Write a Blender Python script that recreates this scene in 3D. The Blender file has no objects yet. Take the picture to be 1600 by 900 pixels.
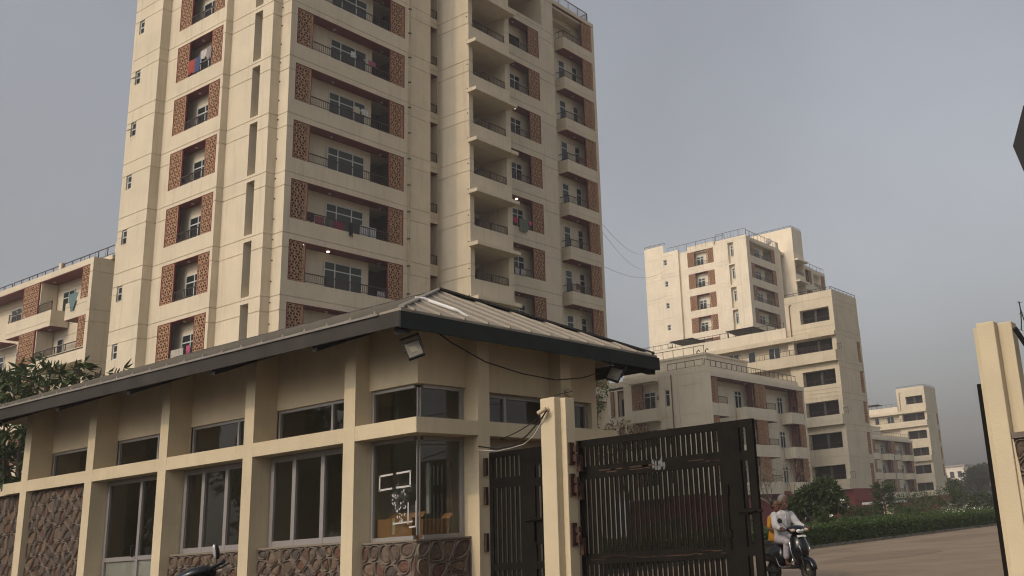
import bpy, bmesh, math, random
import numpy as np
from mathutils import Vector, Matrix, Euler
rnd = random.Random(7)
S = bpy.context.scene
COL = S.collection
rad = math.radians

# ------------------------------------------------------------------ camera
H = 1.15
cd = bpy.data.cameras.new('camera'); cam = bpy.data.objects.new('camera', cd); COL.objects.link(cam)
F_PX, PITCH, ROLL, YAW, CX, CY = 1532.72, 0.26134402, -0.06819735, 0.55849779, 1068.449, 412.3638
cp, sp, cy_, sy_ = math.cos(PITCH), math.sin(PITCH), math.cos(YAW), math.sin(YAW)
fwd = Vector((-sy_*cp, cy_*cp, sp)); rt = Vector((cy_, sy_, 0)); up = rt.cross(fwd)
cr, sr = math.cos(ROLL), math.sin(ROLL)
r2 = cr*rt+sr*up; u2 = -sr*rt+cr*up
cam.matrix_world = Matrix(((r2.x, u2.x, -fwd.x, 0), (r2.y, u2.y, -fwd.y, 0), (r2.z, u2.z, -fwd.z, H), (0, 0, 0, 1)))
cd.sensor_width = 36; cd.lens = F_PX/1600*36
cd.shift_x = (800-CX)/1600; cd.shift_y = (CY-450)/1600
cd.clip_start = 0.1; cd.clip_end = 4000
S.camera = cam
# ------------------------------------------------------------------ light
SUN_EL, SUN_AZ = rad(35), rad(185.5)      # azimuth from +Y towards +X
sd = Vector((math.sin(SUN_AZ)*math.cos(SUN_EL), math.cos(SUN_AZ)*math.cos(SUN_EL), math.sin(SUN_EL)))
sl = bpy.data.lights.new('sun', 'SUN'); sl.energy = .95; sl.angle = rad(1.5); sl.color = (1, 0.74, 0.45)
so = bpy.data.objects.new('sun', sl); COL.objects.link(so); so.rotation_euler = sd.to_track_quat('Z', 'Y').to_euler()
W = bpy.data.worlds.new('World'); S.world = W; W.use_nodes = True
wn = W.node_tree.nodes; wl = W.node_tree.links
sky = wn.new('ShaderNodeTexSky'); sky.sky_type = 'NISHITA'; sky.sun_disc = False
sky.sun_elevation = SUN_EL; sky.sun_rotation = SUN_AZ; sky.dust_density = 6; sky.air_density = 1.5; sky.ozone_density = 2
hs = wn.new('ShaderNodeHueSaturation'); hs.inputs['Saturation'].default_value = 0.27
tint = wn.new('ShaderNodeMixRGB'); tint.blend_type = 'MULTIPLY'; tint.inputs[0].default_value = 1; tint.inputs[2].default_value = (.98, .975, 1.0, 1)
wl.new(sky.outputs[0], hs.inputs['Color']); wl.new(hs.outputs[0], tint.inputs[1])
wtc = wn.new('ShaderNodeTexCoord'); wno = wn.new('ShaderNodeTexNoise'); wno.inputs['Scale'].default_value = 2.2; wno.inputs['Detail'].default_value = 5
wmr = wn.new('ShaderNodeMapRange'); wmr.inputs[1].default_value = .3; wmr.inputs[2].default_value = .7; wmr.inputs[3].default_value = .87; wmr.inputs[4].default_value = 1.08
wmx = wn.new('ShaderNodeMixRGB'); wmx.blend_type = 'MULTIPLY'; wmx.inputs[0].default_value = 1
wl.new(wtc.outputs['Generated'], wno.inputs['Vector']); wl.new(wno.outputs['Fac'], wmr.inputs[0]); wl.new(tint.outputs[0], wmx.inputs[1]); wl.new(wmr.outputs[0], wmx.inputs[2])
wl.new(wmx.outputs[0], wn['Background'].inputs[0])
wn['Background'].inputs[1].default_value = 0.134
S.view_settings.view_transform = 'Standard'; S.view_settings.look = 'None'
S.view_settings.exposure = 0.0; S.view_settings.gamma = 1
S.cycles.max_bounces = 6; S.cycles.transparent_max_bounces = 12; S.cycles.volume_bounces = 1
S.cycles.use_denoising = True; S.cycles.use_adaptive_sampling = False
S.cycles.denoising_input_passes = 'RGB_ALBEDO_NORMAL'; S.cycles.denoising_prefilter = 'ACCURATE'
S.cycles.filter_width = 1.15
try: S.cycles.denoiser = 'OPENIMAGEDENOISE'
except Exception: pass

# ------------------------------------------------------------------ materials
MATS = {}
def mat(name, col, rough=0.8, var=0.0, scale=3.0, col2=None, streak=0.0, metal=0.0, bump=0.0, bscale=60, spec=0.3, stain=None):
    if name in MATS: return MATS[name]
    m = bpy.data.materials.new(name); m.use_nodes = True
    nt = m.node_tree; N = nt.nodes; L = nt.links; b = N['Principled BSDF']
    b.inputs['Roughness'].default_value = rough; b.inputs['Metallic'].default_value = metal
    b.inputs['Specular IOR Level'].default_value = spec
    b.inputs['Base Color'].default_value = (*col, 1)
    if var or col2 or streak or bump:
        tc = N.new('ShaderNodeTexCoord'); geo = N.new('ShaderNodeNewGeometry')
    cur = None
    if var or col2:
        n1 = N.new('ShaderNodeTexNoise'); n1.inputs['Scale'].default_value = scale; n1.inputs['Detail'].default_value = 6; n1.inputs['Roughness'].default_value = .65
        L.new(geo.outputs['Position'], n1.inputs['Vector'])
        ramp = N.new('ShaderNodeValToRGB'); ramp.color_ramp.elements[0].position = .33; ramp.color_ramp.elements[1].position = .67
        c2 = col2 or tuple(c*(1-var) for c in col)
        ramp.color_ramp.elements[0].color = (*c2, 1); ramp.color_ramp.elements[1].color = (*col, 1)
        L.new(n1.outputs['Fac'], ramp.inputs['Fac']); cur = ramp.outputs[0]
    if streak:
        mp = N.new('ShaderNodeMapping'); mp.inputs['Scale'].default_value = (2.2, 2.2, .16)
        L.new(geo.outputs['Position'], mp.inputs['Vector'])
        n2 = N.new('ShaderNodeTexNoise'); n2.inputs['Scale'].default_value = 1.6; n2.inputs['Detail'].default_value = 7; n2.inputs['Roughness'].default_value = .7
        L.new(mp.outputs[0], n2.inputs['Vector'])
        r2_ = N.new('ShaderNodeValToRGB'); r2_.color_ramp.elements[0].position = .52; r2_.color_ramp.elements[1].position = .8
        L.new(n2.outputs['Fac'], r2_.inputs['Fac'])
        mul = N.new('ShaderNodeMath'); mul.operation = 'MULTIPLY'; mul.inputs[1].default_value = streak
        L.new(r2_.outputs[0], mul.inputs[0])
        mx = N.new('ShaderNodeMixRGB'); mx.inputs[2].default_value = (*(stain or tuple(c*.45 for c in col)), 1)
        if cur: L.new(cur, mx.inputs[1])
        else: mx.inputs[1].default_value = (*col, 1)
        L.new(mul.outputs[0], mx.inputs[0]); cur = mx.outputs[0]
    if cur: L.new(cur, b.inputs['Base Color'])
    if bump:
        n3 = N.new('ShaderNodeTexNoise'); n3.inputs['Scale'].default_value = bscale; n3.inputs['Detail'].default_value = 4
        L.new(geo.outputs['Position'], n3.inputs['Vector'])
        bp = N.new('ShaderNodeBump'); bp.inputs['Strength'].default_value = bump; bp.inputs['Distance'].default_value = .02
        L.new(n3.outputs['Fac'], bp.inputs['Height']); L.new(bp.outputs[0], b.inputs['Normal'])
    MATS[name] = m; return m
def emis(name, col, s):
    m = bpy.data.materials.new(name); m.use_nodes = True; b = m.node_tree.nodes['Principled BSDF']
    b.inputs['Base Color'].default_value = (*col, 1); b.inputs['Emission Color'].default_value = (*col, 1); b.inputs['Emission Strength'].default_value = s
    return m
def glassmat(name, tint, refl=1.0):
    m = bpy.data.materials.new(name); m.use_nodes = True; nt = m.node_tree; N = nt.nodes; L = nt.links
    N.remove(N['Principled BSDF']); out = N['Material Output']
    tr = N.new('ShaderNodeBsdfTransparent'); tr.inputs[0].default_value = (*tint, 1)
    gl = N.new('ShaderNodeBsdfGlossy'); gl.inputs['Roughness'].default_value = .02; gl.inputs[0].default_value = (.9*refl, .9*refl, .9*refl, 1)
    ge = N.new('ShaderNodeNewGeometry'); dt = N.new('ShaderNodeVectorMath'); dt.operation = 'DOT_PRODUCT'
    L.new(ge.outputs['Normal'], dt.inputs[0]); L.new(ge.outputs['Incoming'], dt.inputs[1])
    def mth(op, a, b):
        n = N.new('ShaderNodeMath'); n.operation = op
        for k, q in enumerate((a, b)):
            if q is None: continue
            if isinstance(q, (int, float)): n.inputs[k].default_value = q
            else: L.new(q, n.inputs[k])
        return n.outputs[0]
    f5 = mth('POWER', mth('SUBTRACT', 1.0, mth('ABSOLUTE', dt.outputs['Value'], None)), 5.0)
    fr = mth('ADD', mth('MULTIPLY', f5, .88), .08)
    mx = N.new('ShaderNodeMixShader'); L.new(fr, mx.inputs[0]); L.new(tr.outputs[0], mx.inputs[1]); L.new(gl.outputs[0], mx.inputs[2])
    L.new(mx.outputs[0], out.inputs[0]); return m
CREAM = mat('cream_plaster', (.63, .545, .40), .85, var=.15, scale=.45, streak=.6, stain=(.33, .275, .19), bump=.12, bscale=25)
CREAM2 = mat('cream_paint', (.60, .50, .335), .85, var=.16, scale=.9, streak=.28, bump=.22, bscale=40)
CREAMF = mat('weathered_cream_plaster', (.74, .65, .50), .85, var=.14, scale=.35, streak=.36, stain=(.20, .16, .13))
PALE = mat('pale_wall_paint', (.55, .50, .40), .8, var=.08, scale=1)
RED = mat('maroon_paint', (.17, .016, .017), .6, var=.2, scale=2)
SHADE_BACK = mat('hole_shade', (.022, .008, .007), .95, spec=.05)  # shade behind the screen holes, put into the colour
MAROON = mat('maroon_plaster', (.25, .055, .05), .85, var=.2, scale=1.5)
JAALI = mat('terracotta_screen', (.40, .225, .125), .8, var=.2, scale=2.5)
RAIL = mat('rail_metal', (.035, .022, .02), .5)
FRAME = mat('window_frame_paint', (.52, .54, .50), .5)
ALU = mat('grey_aluminium', (.30, .28, .265), .45, metal=.3)
PANE = mat('dark_window_pane', (.012, .016, .015), .2, spec=.3)
SHUT = mat('slatted_pane', (.032, .042, .040), .4)
DARK = mat('dark_interior', (.012, .010, .010), .95, spec=.05)  # near-black colour stands in for shade deep inside recesses
GATE = mat('black_gate_paint', (.009, .0085, .0075), .9, col2=(.015, .0125, .010), scale=6, streak=.15, stain=(.035, .03, .025), spec=.06)
RUST = mat('rusty_iron', (.075, .035, .022), .85, col2=(.03, .018, .014), scale=30)
ROOF = mat('roof_sheet', (.30, .26, .205), .7, var=.15, scale=1.0, spec=.2)
FASC = mat('fascia_board', (.058, .052, .047), .85, var=.25, scale=2, streak=.3, stain=(.09, .08, .07), spec=.1)
STEEL = mat('dark_steel', (.02, .02, .02), .7, spec=.2)
WHITE = mat('white_paint', (.72, .70, .66), .55)
TYRE = mat('tyre_rubber', (.02, .02, .02), .85)
CHROME = mat('chrome', (.6, .6, .6), .18, metal=1)
SCOOT = mat('black_gloss_paint', (.006, .007, .009), .22, spec=.4)
BPLAST = mat('black_plastic', (.018, .018, .018), .45)
GLASS = glassmat('window_glass', (.58, .60, .57))
CARD = mat('cardboard', (.42, .22, .09), .85, var=.15, scale=4)
WIRE = mat('wire_black', (.02, .02, .02), .7)

# ------------------------------------------------------------------ mesh helpers
class MB:
    def __init__(s): s.v = []; s.f = []
    def box(s, x0, x1, y0, y1, z0, z1):
        b = len(s.v)
        s.v += [(x0,y0,z0),(x1,y0,z0),(x1,y1,z0),(x0,y1,z0),(x0,y0,z1),(x1,y0,z1),(x1,y1,z1),(x0,y1,z1)]
        s.f += [tuple(b+i for i in q) for q in ((0,3,2,1),(4,5,6,7),(0,1,5,4),(1,2,6,5),(2,3,7,6),(3,0,4,7))]; return s
    def poly(s, pts):
        b = len(s.v); s.v += [tuple(p) for p in pts]; s.f.append(tuple(range(b, b+len(pts)))); return s
    def prism(s, pts, vec):
        n = len(pts); b = len(s.v); v = Vector(vec)
        s.v += [tuple(p) for p in pts]+[tuple(Vector(p)+v) for p in pts]
        s.f.append(tuple(b+i for i in range(n-1, -1, -1))); s.f.append(tuple(b+n+i for i in range(n)))
        for i in range(n): j = (i+1) % n; s.f.append((b+i, b+j, b+n+j, b+n+i))
        return s
    def tube(s, path, r, n=6, caps=True):
        P = [Vector(p) for p in path]; rr = r if isinstance(r, (list, tuple)) else [r]*len(P)
        b = len(s.v); ref = None
        for i, p in enumerate(P):
            t = (P[min(i+1, len(P)-1)]-P[max(i-1, 0)]).normalized()
            if ref is None: ref = Vector((0, 0, 1)) if abs(t.z) < .9 else Vector((1, 0, 0))
            a = t.cross(ref).normalized(); c = a.cross(t).normalized(); ref = c
            for k in range(n):
                an = 2*math.pi*k/n; s.v.append(tuple(p+(a*math.cos(an)+c*math.sin(an))*rr[i]))
        for i in range(len(P)-1):
            for k in range(n):
                k2 = (k+1) % n; s.f.append((b+i*n+k, b+i*n+k2, b+(i+1)*n+k2, b+(i+1)*n+k))
        if caps:
            s.f.append(tuple(b+k for k in range(n-1, -1, -1))); e = b+(len(P)-1)*n; s.f.append(tuple(e+k for k in range(n)))
        return s
    def ell(s, c, r, nu=14, nv=9, M=None, fn=None):
        b = len(s.v); c = Vector(c)
        for j in range(nv+1):
            th = math.pi*j/nv
            for i in range(nu):
                ph = 2*math.pi*i/nu
                d = Vector((math.sin(th)*math.cos(ph), math.sin(th)*math.sin(ph), math.cos(th)))
                p = Vector((d.x*r[0], d.y*r[1], d.z*r[2]))
                if fn: p = fn(p, d)
                if M: p = M @ p
                s.v.append(tuple(c+p))
        for j in range(nv):
            for i in range(nu):
                i2 = (i+1) % nu
                if j == 0: s.f.append((b+i, b+nu+i, b+nu+i2))
                elif j == nv-1: s.f.append((b+j*nu+i, b+(j+1)*nu+i, b+j*nu+i2))
                else: s.f.append((b+j*nu+i, b+(j+1)*nu+i, b+(j+1)*nu+i2, b+j*nu+i2))
        return s
    def loft(s, secs, closed=True, caps=True):
        n = len(secs[0]); b = len(s.v)
        for q in secs: s.v += [tuple(p) for p in q]
        for i in range(len(secs)-1):
            for k in range(n if closed else n-1):
                k2 = (k+1) % n; s.f.append((b+i*n+k, b+i*n+k2, b+(i+1)*n+k2, b+(i+1)*n+k))
        if caps and closed:
            s.f.append(tuple(b+k for k in range(n-1, -1, -1))); e = b+(len(secs)-1)*n; s.f.append(tuple(e+k for k in range(n)))
        return s
    def lathe(s, prof, c, axis='y', n=20):       # prof: (radius, offset along axis)
        secs = []
        for k in range(n):
            a = 2*math.pi*k/n; q = []
            for r, o in prof:
                if axis == 'y': q.append((c[0]+r*math.cos(a), c[1]+o, c[2]+r*math.sin(a)))
                else: q.append((c[0]+r*math.cos(a), c[1]+r*math.sin(a), c[2]+o))
            secs.append(q)
        secs.append(secs[0]); return s.loft(secs, closed=False, caps=False)
    def mesh(s, name, m, smooth=False, bevel=0):
        me = bpy.data.meshes.new(name); me.from_pydata(s.v, [], s.f); me.validate()
        bm = bmesh.new(); bm.from_mesh(me)
        if smooth or bevel:
            bmesh.ops.remove_doubles(bm, verts=bm.verts, dist=1e-5)
        if bevel:
            es = [e for e in bm.edges if len(e.link_faces) == 2 and e.calc_face_angle(0) > .5]
            bmesh.ops.bevel(bm, geom=es, offset=bevel, segments=2, affect='EDGES', profile=.6, clamp_overlap=True)
        bmesh.ops.recalc_face_normals(bm, faces=bm.faces) if (smooth or bevel) else None
        bm.to_mesh(me); bm.free()
        if m: me.materials.append(m)
        if smooth:
            for p in me.polygons: p.use_smooth = True
        return me
def obj(name, me, parent=None, loc=(0, 0, 0), rot=(0, 0, 0)):
    o = bpy.data.objects.new(name, me); COL.objects.link(o)
    if parent: o.parent = parent
    o.location = loc; o.rotation_euler = rot; return o
def wpart(name, mb, m, parent, smooth=False, bevel=0):     # vertices given in world metres, parent unrotated
    o = obj(name, mb.mesh(name, m, smooth, bevel), parent)
    p = parent
    off = Vector((0, 0, 0))
    while p: off += p.location; p = p.parent
    o.location = -off; return o
def tag(o, label=None, cat=None, group=None, kind=None):
    if label: o['label'] = label
    if cat: o['category'] = cat
    if group: o['group'] = group
    if kind: o['kind'] = kind
    return o
def thing(name, label, cat, loc=(0, 0, 0), rz=0, group=None):
    o = bpy.data.objects.new(name, None); COL.objects.link(o); o.empty_display_size = .2
    o.location = loc; o.rotation_euler = (0, 0, rz); return tag(o, label, cat, group)
def struct(name, mb, m, kind='structure', smooth=False): return tag(obj(name, mb.mesh(name, m, smooth)), kind=kind)
def copy_tree(o, parent=None):
    c = o.copy(); COL.objects.link(c); c.parent = parent
    for ch in o.children: copy_tree(ch, c)
    return c

# ---- facade pieces live in a local frame: x right, -y out of the wall, z up
class Fac:
    def __init__(s, root, kind, plane): s.r = root; s.k = kind; s.p = plane
    def put(s, name, me, u=0, v=0, w=0, parent=None):
        if name == 'jaali_screen':
            x1 = max(p.co.x for p in me.vertices); z1 = max(p.co.z for p in me.vertices)
            s.put('shade_backing', cached(('rv', round(x1, 2), round(z1, 2)), lambda: MB().box(.03, x1-.03, -.01, .01, .02, z1-.02).mesh('shade_backing', SHADE_BACK)), u, v, w-.16)  # dark board added behind each screen so its holes look shaded
            s.put('red_frame', cached(('fr', round(x1, 2), round(z1, 2)), lambda: MB().box(-.05, -.004, -.03, .03, -.04, z1+.04).box(x1+.004, x1+.05, -.03, .03, -.04, z1+.04).box(-.003, x1+.003, -.03, .03, z1+.004, z1+.04).box(-.003, x1+.003, -.03, .03, -.04, -.004).mesh('red_frame', RED)), u, v, w)
        loc = Vector((s.p+w, u, v)) if s.k == 'X' else Vector((u, s.p-w, v))
        if parent:     # sub-part: same frame as its part, offset zero
            return obj(name, me, parent, (0, 0, 0))
        return obj(name, me, s.r, loc-s.r.location, (0, 0, math.pi/2 if s.k == 'X' else 0))
def hf_wall(u0, u1, v0, v1, cells=(), groove=(), gh=.035, gd=.03, vgroove=()):
    """wall sheet with recesses (ua, ub, va, vb, depth) and recessed plaster joints."""
    us = {u0, u1}; vs = {v0, v1}
    for c in cells:
        us |= {min(max(c[0], u0), u1), min(max(c[1], u0), u1)}; vs |= {min(max(c[2], v0), v1), min(max(c[3], v0), v1)}
    gs = [g for g in groove if v0+.05 < g < v1-.05]
    vg = [g for g in vgroove if u0+.05 < g < u1-.05]
    for g in gs: vs |= {g-gh/2, g+gh/2}
    for g in vg: us |= {g-gh/2, g+gh/2}
    us = sorted(us); vs = sorted(vs)
    def depth(u, v):
        d = -1
        for c in cells:
            if c[0] < u < c[1] and c[2] < v < c[3]: d = max(d, c[4])
        if d >= 0: return d
        for g in gs:
            if abs(v-g) < gh/2: return gd
        for g in vg:
            if abs(u-g) < gh/2: return gd
        return 0
    D = [[depth((us[i]+us[i+1])/2, (vs[j]+vs[j+1])/2) for j in range(len(vs)-1)] for i in range(len(us)-1)]
    mb = MB()
    for i in range(len(us)-1):
        for j in range(len(vs)-1):
            a, b, c, d = us[i], us[i+1], vs[j], vs[j+1]; y = D[i][j]
            if y < 50: mb.poly([(a, y, c), (b, y, c), (b, y, d), (a, y, d)])
            if i+1 < len(us)-1 and D[i+1][j] != y:
                y2 = min(D[i+1][j], 3.5); y1 = min(y, 3.5); q = [(b, y1, c), (b, y2, c), (b, y2, d), (b, y1, d)]
                if y1 != y2: mb.poly(q)
            if j+1 < len(vs)-1 and D[i][j+1] != y:
                y2 = min(D[i][j+1], 3.5); y1 = min(y, 3.5)
                if y1 != y2: mb.poly([(a, y1, d), (b, y1, d), (b, y2, d), (a, y2, d)])
    return mb
CACHE = {}
def cached(key, fn):
    if key not in CACHE: CACHE[key] = fn()
    return CACHE[key]
def clip(poly, x0, x1, z0, z1):
    for ax, lim, sg in ((0, x0, 1), (0, x1, -1), (1, z0, 1), (1, z1, -1)):
        out = []
        for i in range(len(poly)):
            p, q = poly[i], poly[(i+1) % len(poly)]; dp, dq = sg*(p[ax]-lim), sg*(q[ax]-lim)
            if dp >= 0: out.append(p)
            if (dp >= 0) != (dq >= 0):
                t = dp/(dp-dq); out.append((p[0]+(q[0]-p[0])*t, p[1]+(q[1]-p[1])*t))
        poly = out
        if len(poly) < 3: return []
    return poly
def jaali_mesh(w, h, a=.195):
    """pierced stone screen: rhombus star lattice with real holes and a thin border"""
    def make():
        mb = MB(); t = .05; bd = .035
        x0, x1, z0, z1 = bd, w-bd, bd, h-bd
        dx = a*math.sqrt(3); dz = a*1.5
        r = -1; z = -a
        row = 0
        while z < h+a:
            x = -dx+(dx/2 if row % 2 else 0)
            while x < w+dx:
                hx = [(x+a*math.cos(rad(30+60*k)), z+a*math.sin(rad(30+60*k))) for k in range(6)]
                for k in (0, 2, 4):
                    R = [(x, z), hx[k], hx[(k+1) % 6], hx[(k+2) % 6]]
                    cx_ = sum(p[0] for p in R)/4; cz_ = sum(p[1] for p in R)/4
                    I = [(cx_+(p[0]-cx_)*.70, cz_+(p[1]-cz_)*.70) for p in R]
                    for i in range(4):
                        j = (i+1) % 4
                        q = clip([R[i], R[j], I[j], I[i]], x0, x1, z0, z1)
                        if q: mb.poly([(p[0], -t/2, p[1]) for p in q])
                        if all(x0 <= p[0] <= x1 and z0 <= p[1] <= z1 for p in (I[i], I[j])):
                            mb.poly([(I[i][0], -t/2, I[i][1]), (I[j][0], -t/2, I[j][1]), (I[j][0], t/2, I[j][1]), (I[i][0], t/2, I[i][1])])
                x += dx
            z += dz; row += 1
        for b in ((0, bd, 0, h), (w-bd, w, 0, h), (bd, w-bd, 0, bd), (bd, w-bd, h-bd, h)):
            mb.box(b[0], b[1], -t/2-.008, t/2, b[2], b[3])
        return mb.mesh('jaali_screen', JAALI)
    return cached(('j', round(w, 2), round(h, 2), a), make)
def rail_mesh(w, h=.5, step=.12, post=1.25, m=None):
    def make():
        mb = MB(); r = .014
        mb.box(0, w, -.025, .025, h-.045, h); mb.box(0, w, -.012, .012, .06, .085)
        n = max(1, round(w/post))
        for i in range(n+1):
            x = min(max(w*i/n, .02), w-.02); mb.box(x-.02, x+.02, -.02, .02, 0, h-.045)
        k = int(w/step)
        for i in range(1, k):
            x = w*i/k; mb.box(x-.008, x+.008, -.008, .008, .085, h-.045)
        return mb.mesh('railing', m or RAIL)
    return cached(('r', round(w, 2), round(h, 2), step), make)
def window(F, u, v, w, h, cols, rows=(1,), d=0.0, pane=PANE, fr=FRAME, bar=.055, name='window', skip=None):
    """cols: fractions of the width, rows: fractions of the height, panes recessed in a frame"""
    def mk():
        mb = MB(); xs = [0]; zs = [0]
        for c in cols: xs.append(xs[-1]+c/sum(cols)*w)
        for c in rows: zs.append(zs[-1]+c/sum(rows)*h)
        for i, x in enumerate(xs):
            if i == skip: mb.box(*((0, .012) if i == 0 else (w-.012, w)), -.012, .012, bar, h-bar); continue
            a = 0 if i == 0 else (w-bar if i == len(xs)-1 else x-bar/2); mb.box(a, a+bar, -.03, .03, 0, h)
        for j, z in enumerate(zs):
            a = 0 if j == 0 else (h-bar if j == len(zs)-1 else z-bar/2)
            for i in range(len(xs)-1):
                xa = bar if i == 0 else xs[i]+bar/2; xb = w-bar if i == len(xs)-2 else xs[i+1]-bar/2
                mb.box(xa, xb, -.026, .026, a, a+bar)
        return mb.mesh('window', fr)
    key = (round(w, 2), round(h, 2), tuple(cols), tuple(rows), bar, fr.name, skip)
    o = F.put(name, cached(('w',)+key, mk), u, v, -d)
    xs = [0]; zs = [0]
    for c in cols: xs.append(xs[-1]+c/sum(cols)*w)
    for c in rows: zs.append(zs[-1]+c/sum(rows)*h)
    for i in range(len(cols)):
        for j in range(len(rows)):
            pm = cached(('p', round(w, 2), round(h, 2), tuple(cols), tuple(rows), i, j, pane.name), lambda: (MB().poly([(xs[i]+.01, .006, zs[j]+.01), (xs[i+1]-.01, .006, zs[j]+.01), (xs[i+1]-.01, .006, zs[j+1]-.01), (xs[i]+.01, .006, zs[j+1]-.01)]) if pane is GLASS else MB().box(xs[i]+.01, xs[i+1]-.01, .004, .012, zs[j]+.01, zs[j+1]-.01)).mesh('pane', pane))
            F.put('pane', pm, parent=o)
    return o
def lining_mesh(w, h, d, jamb=True, left=True):
    """red ceiling and thin red reveal of a loggia opening"""
    def mk():
        mb = MB()
        mb.box(.004, w-.004, -.012, d-.01, h-.03, h-.004)
        if jamb:
            mb.box(w-.055, w-.004, -.012, .12, .004, h-.034)
            if left: mb.box(.004, .05, -.012, .12, .004, h-.034)
        return mb.mesh('red_lining', RED)
    return cached(('l', round(w, 2), round(h, 2), round(d, 2), jamb, left), mk)
LAMPOFF = mat('lamp_glass_off', (.45, .42, .38), .4); LAMPON = emis('lamp_glass_lit', (1, .86, .62), 3)
def lamp(F, u, v, w, on=False):
    me = cached(('lamp', on), lambda: MB().lathe([(.001, -.06), (.06, -.055), (.085, -.03), (.085, 0)], (0, 0, 0), 'z', 12).mesh('ceiling_lamp', LAMPON if on else LAMPOFF, True))
    return F.put('ceiling_lamp', me, u, v, w)
def slab_box(F, name, u0, u1, v0, v1, w0, w1, m, groove=None):
    mb = MB()
    if groove:
        g = v0+groove
        mb.box(u0, u1, -w1, -w0, v0, g-.018); mb.box(u0+.02, u1-.02, -w1+.02, -w0, g-.018, g+.018); mb.box(u0, u1, -w1, -w0, g+.018, v1)
    else: mb.box(u0, u1, -w1, -w0, v0, v1)
    me = mb.mesh(name, m); return F.put(name, me)
T0 = 16.2
def TT(n): return T0+3.2*n
GR = [v for n in range(-5, 9) for v in (TT(n)+.3, TT(n)-.45)]

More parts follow.
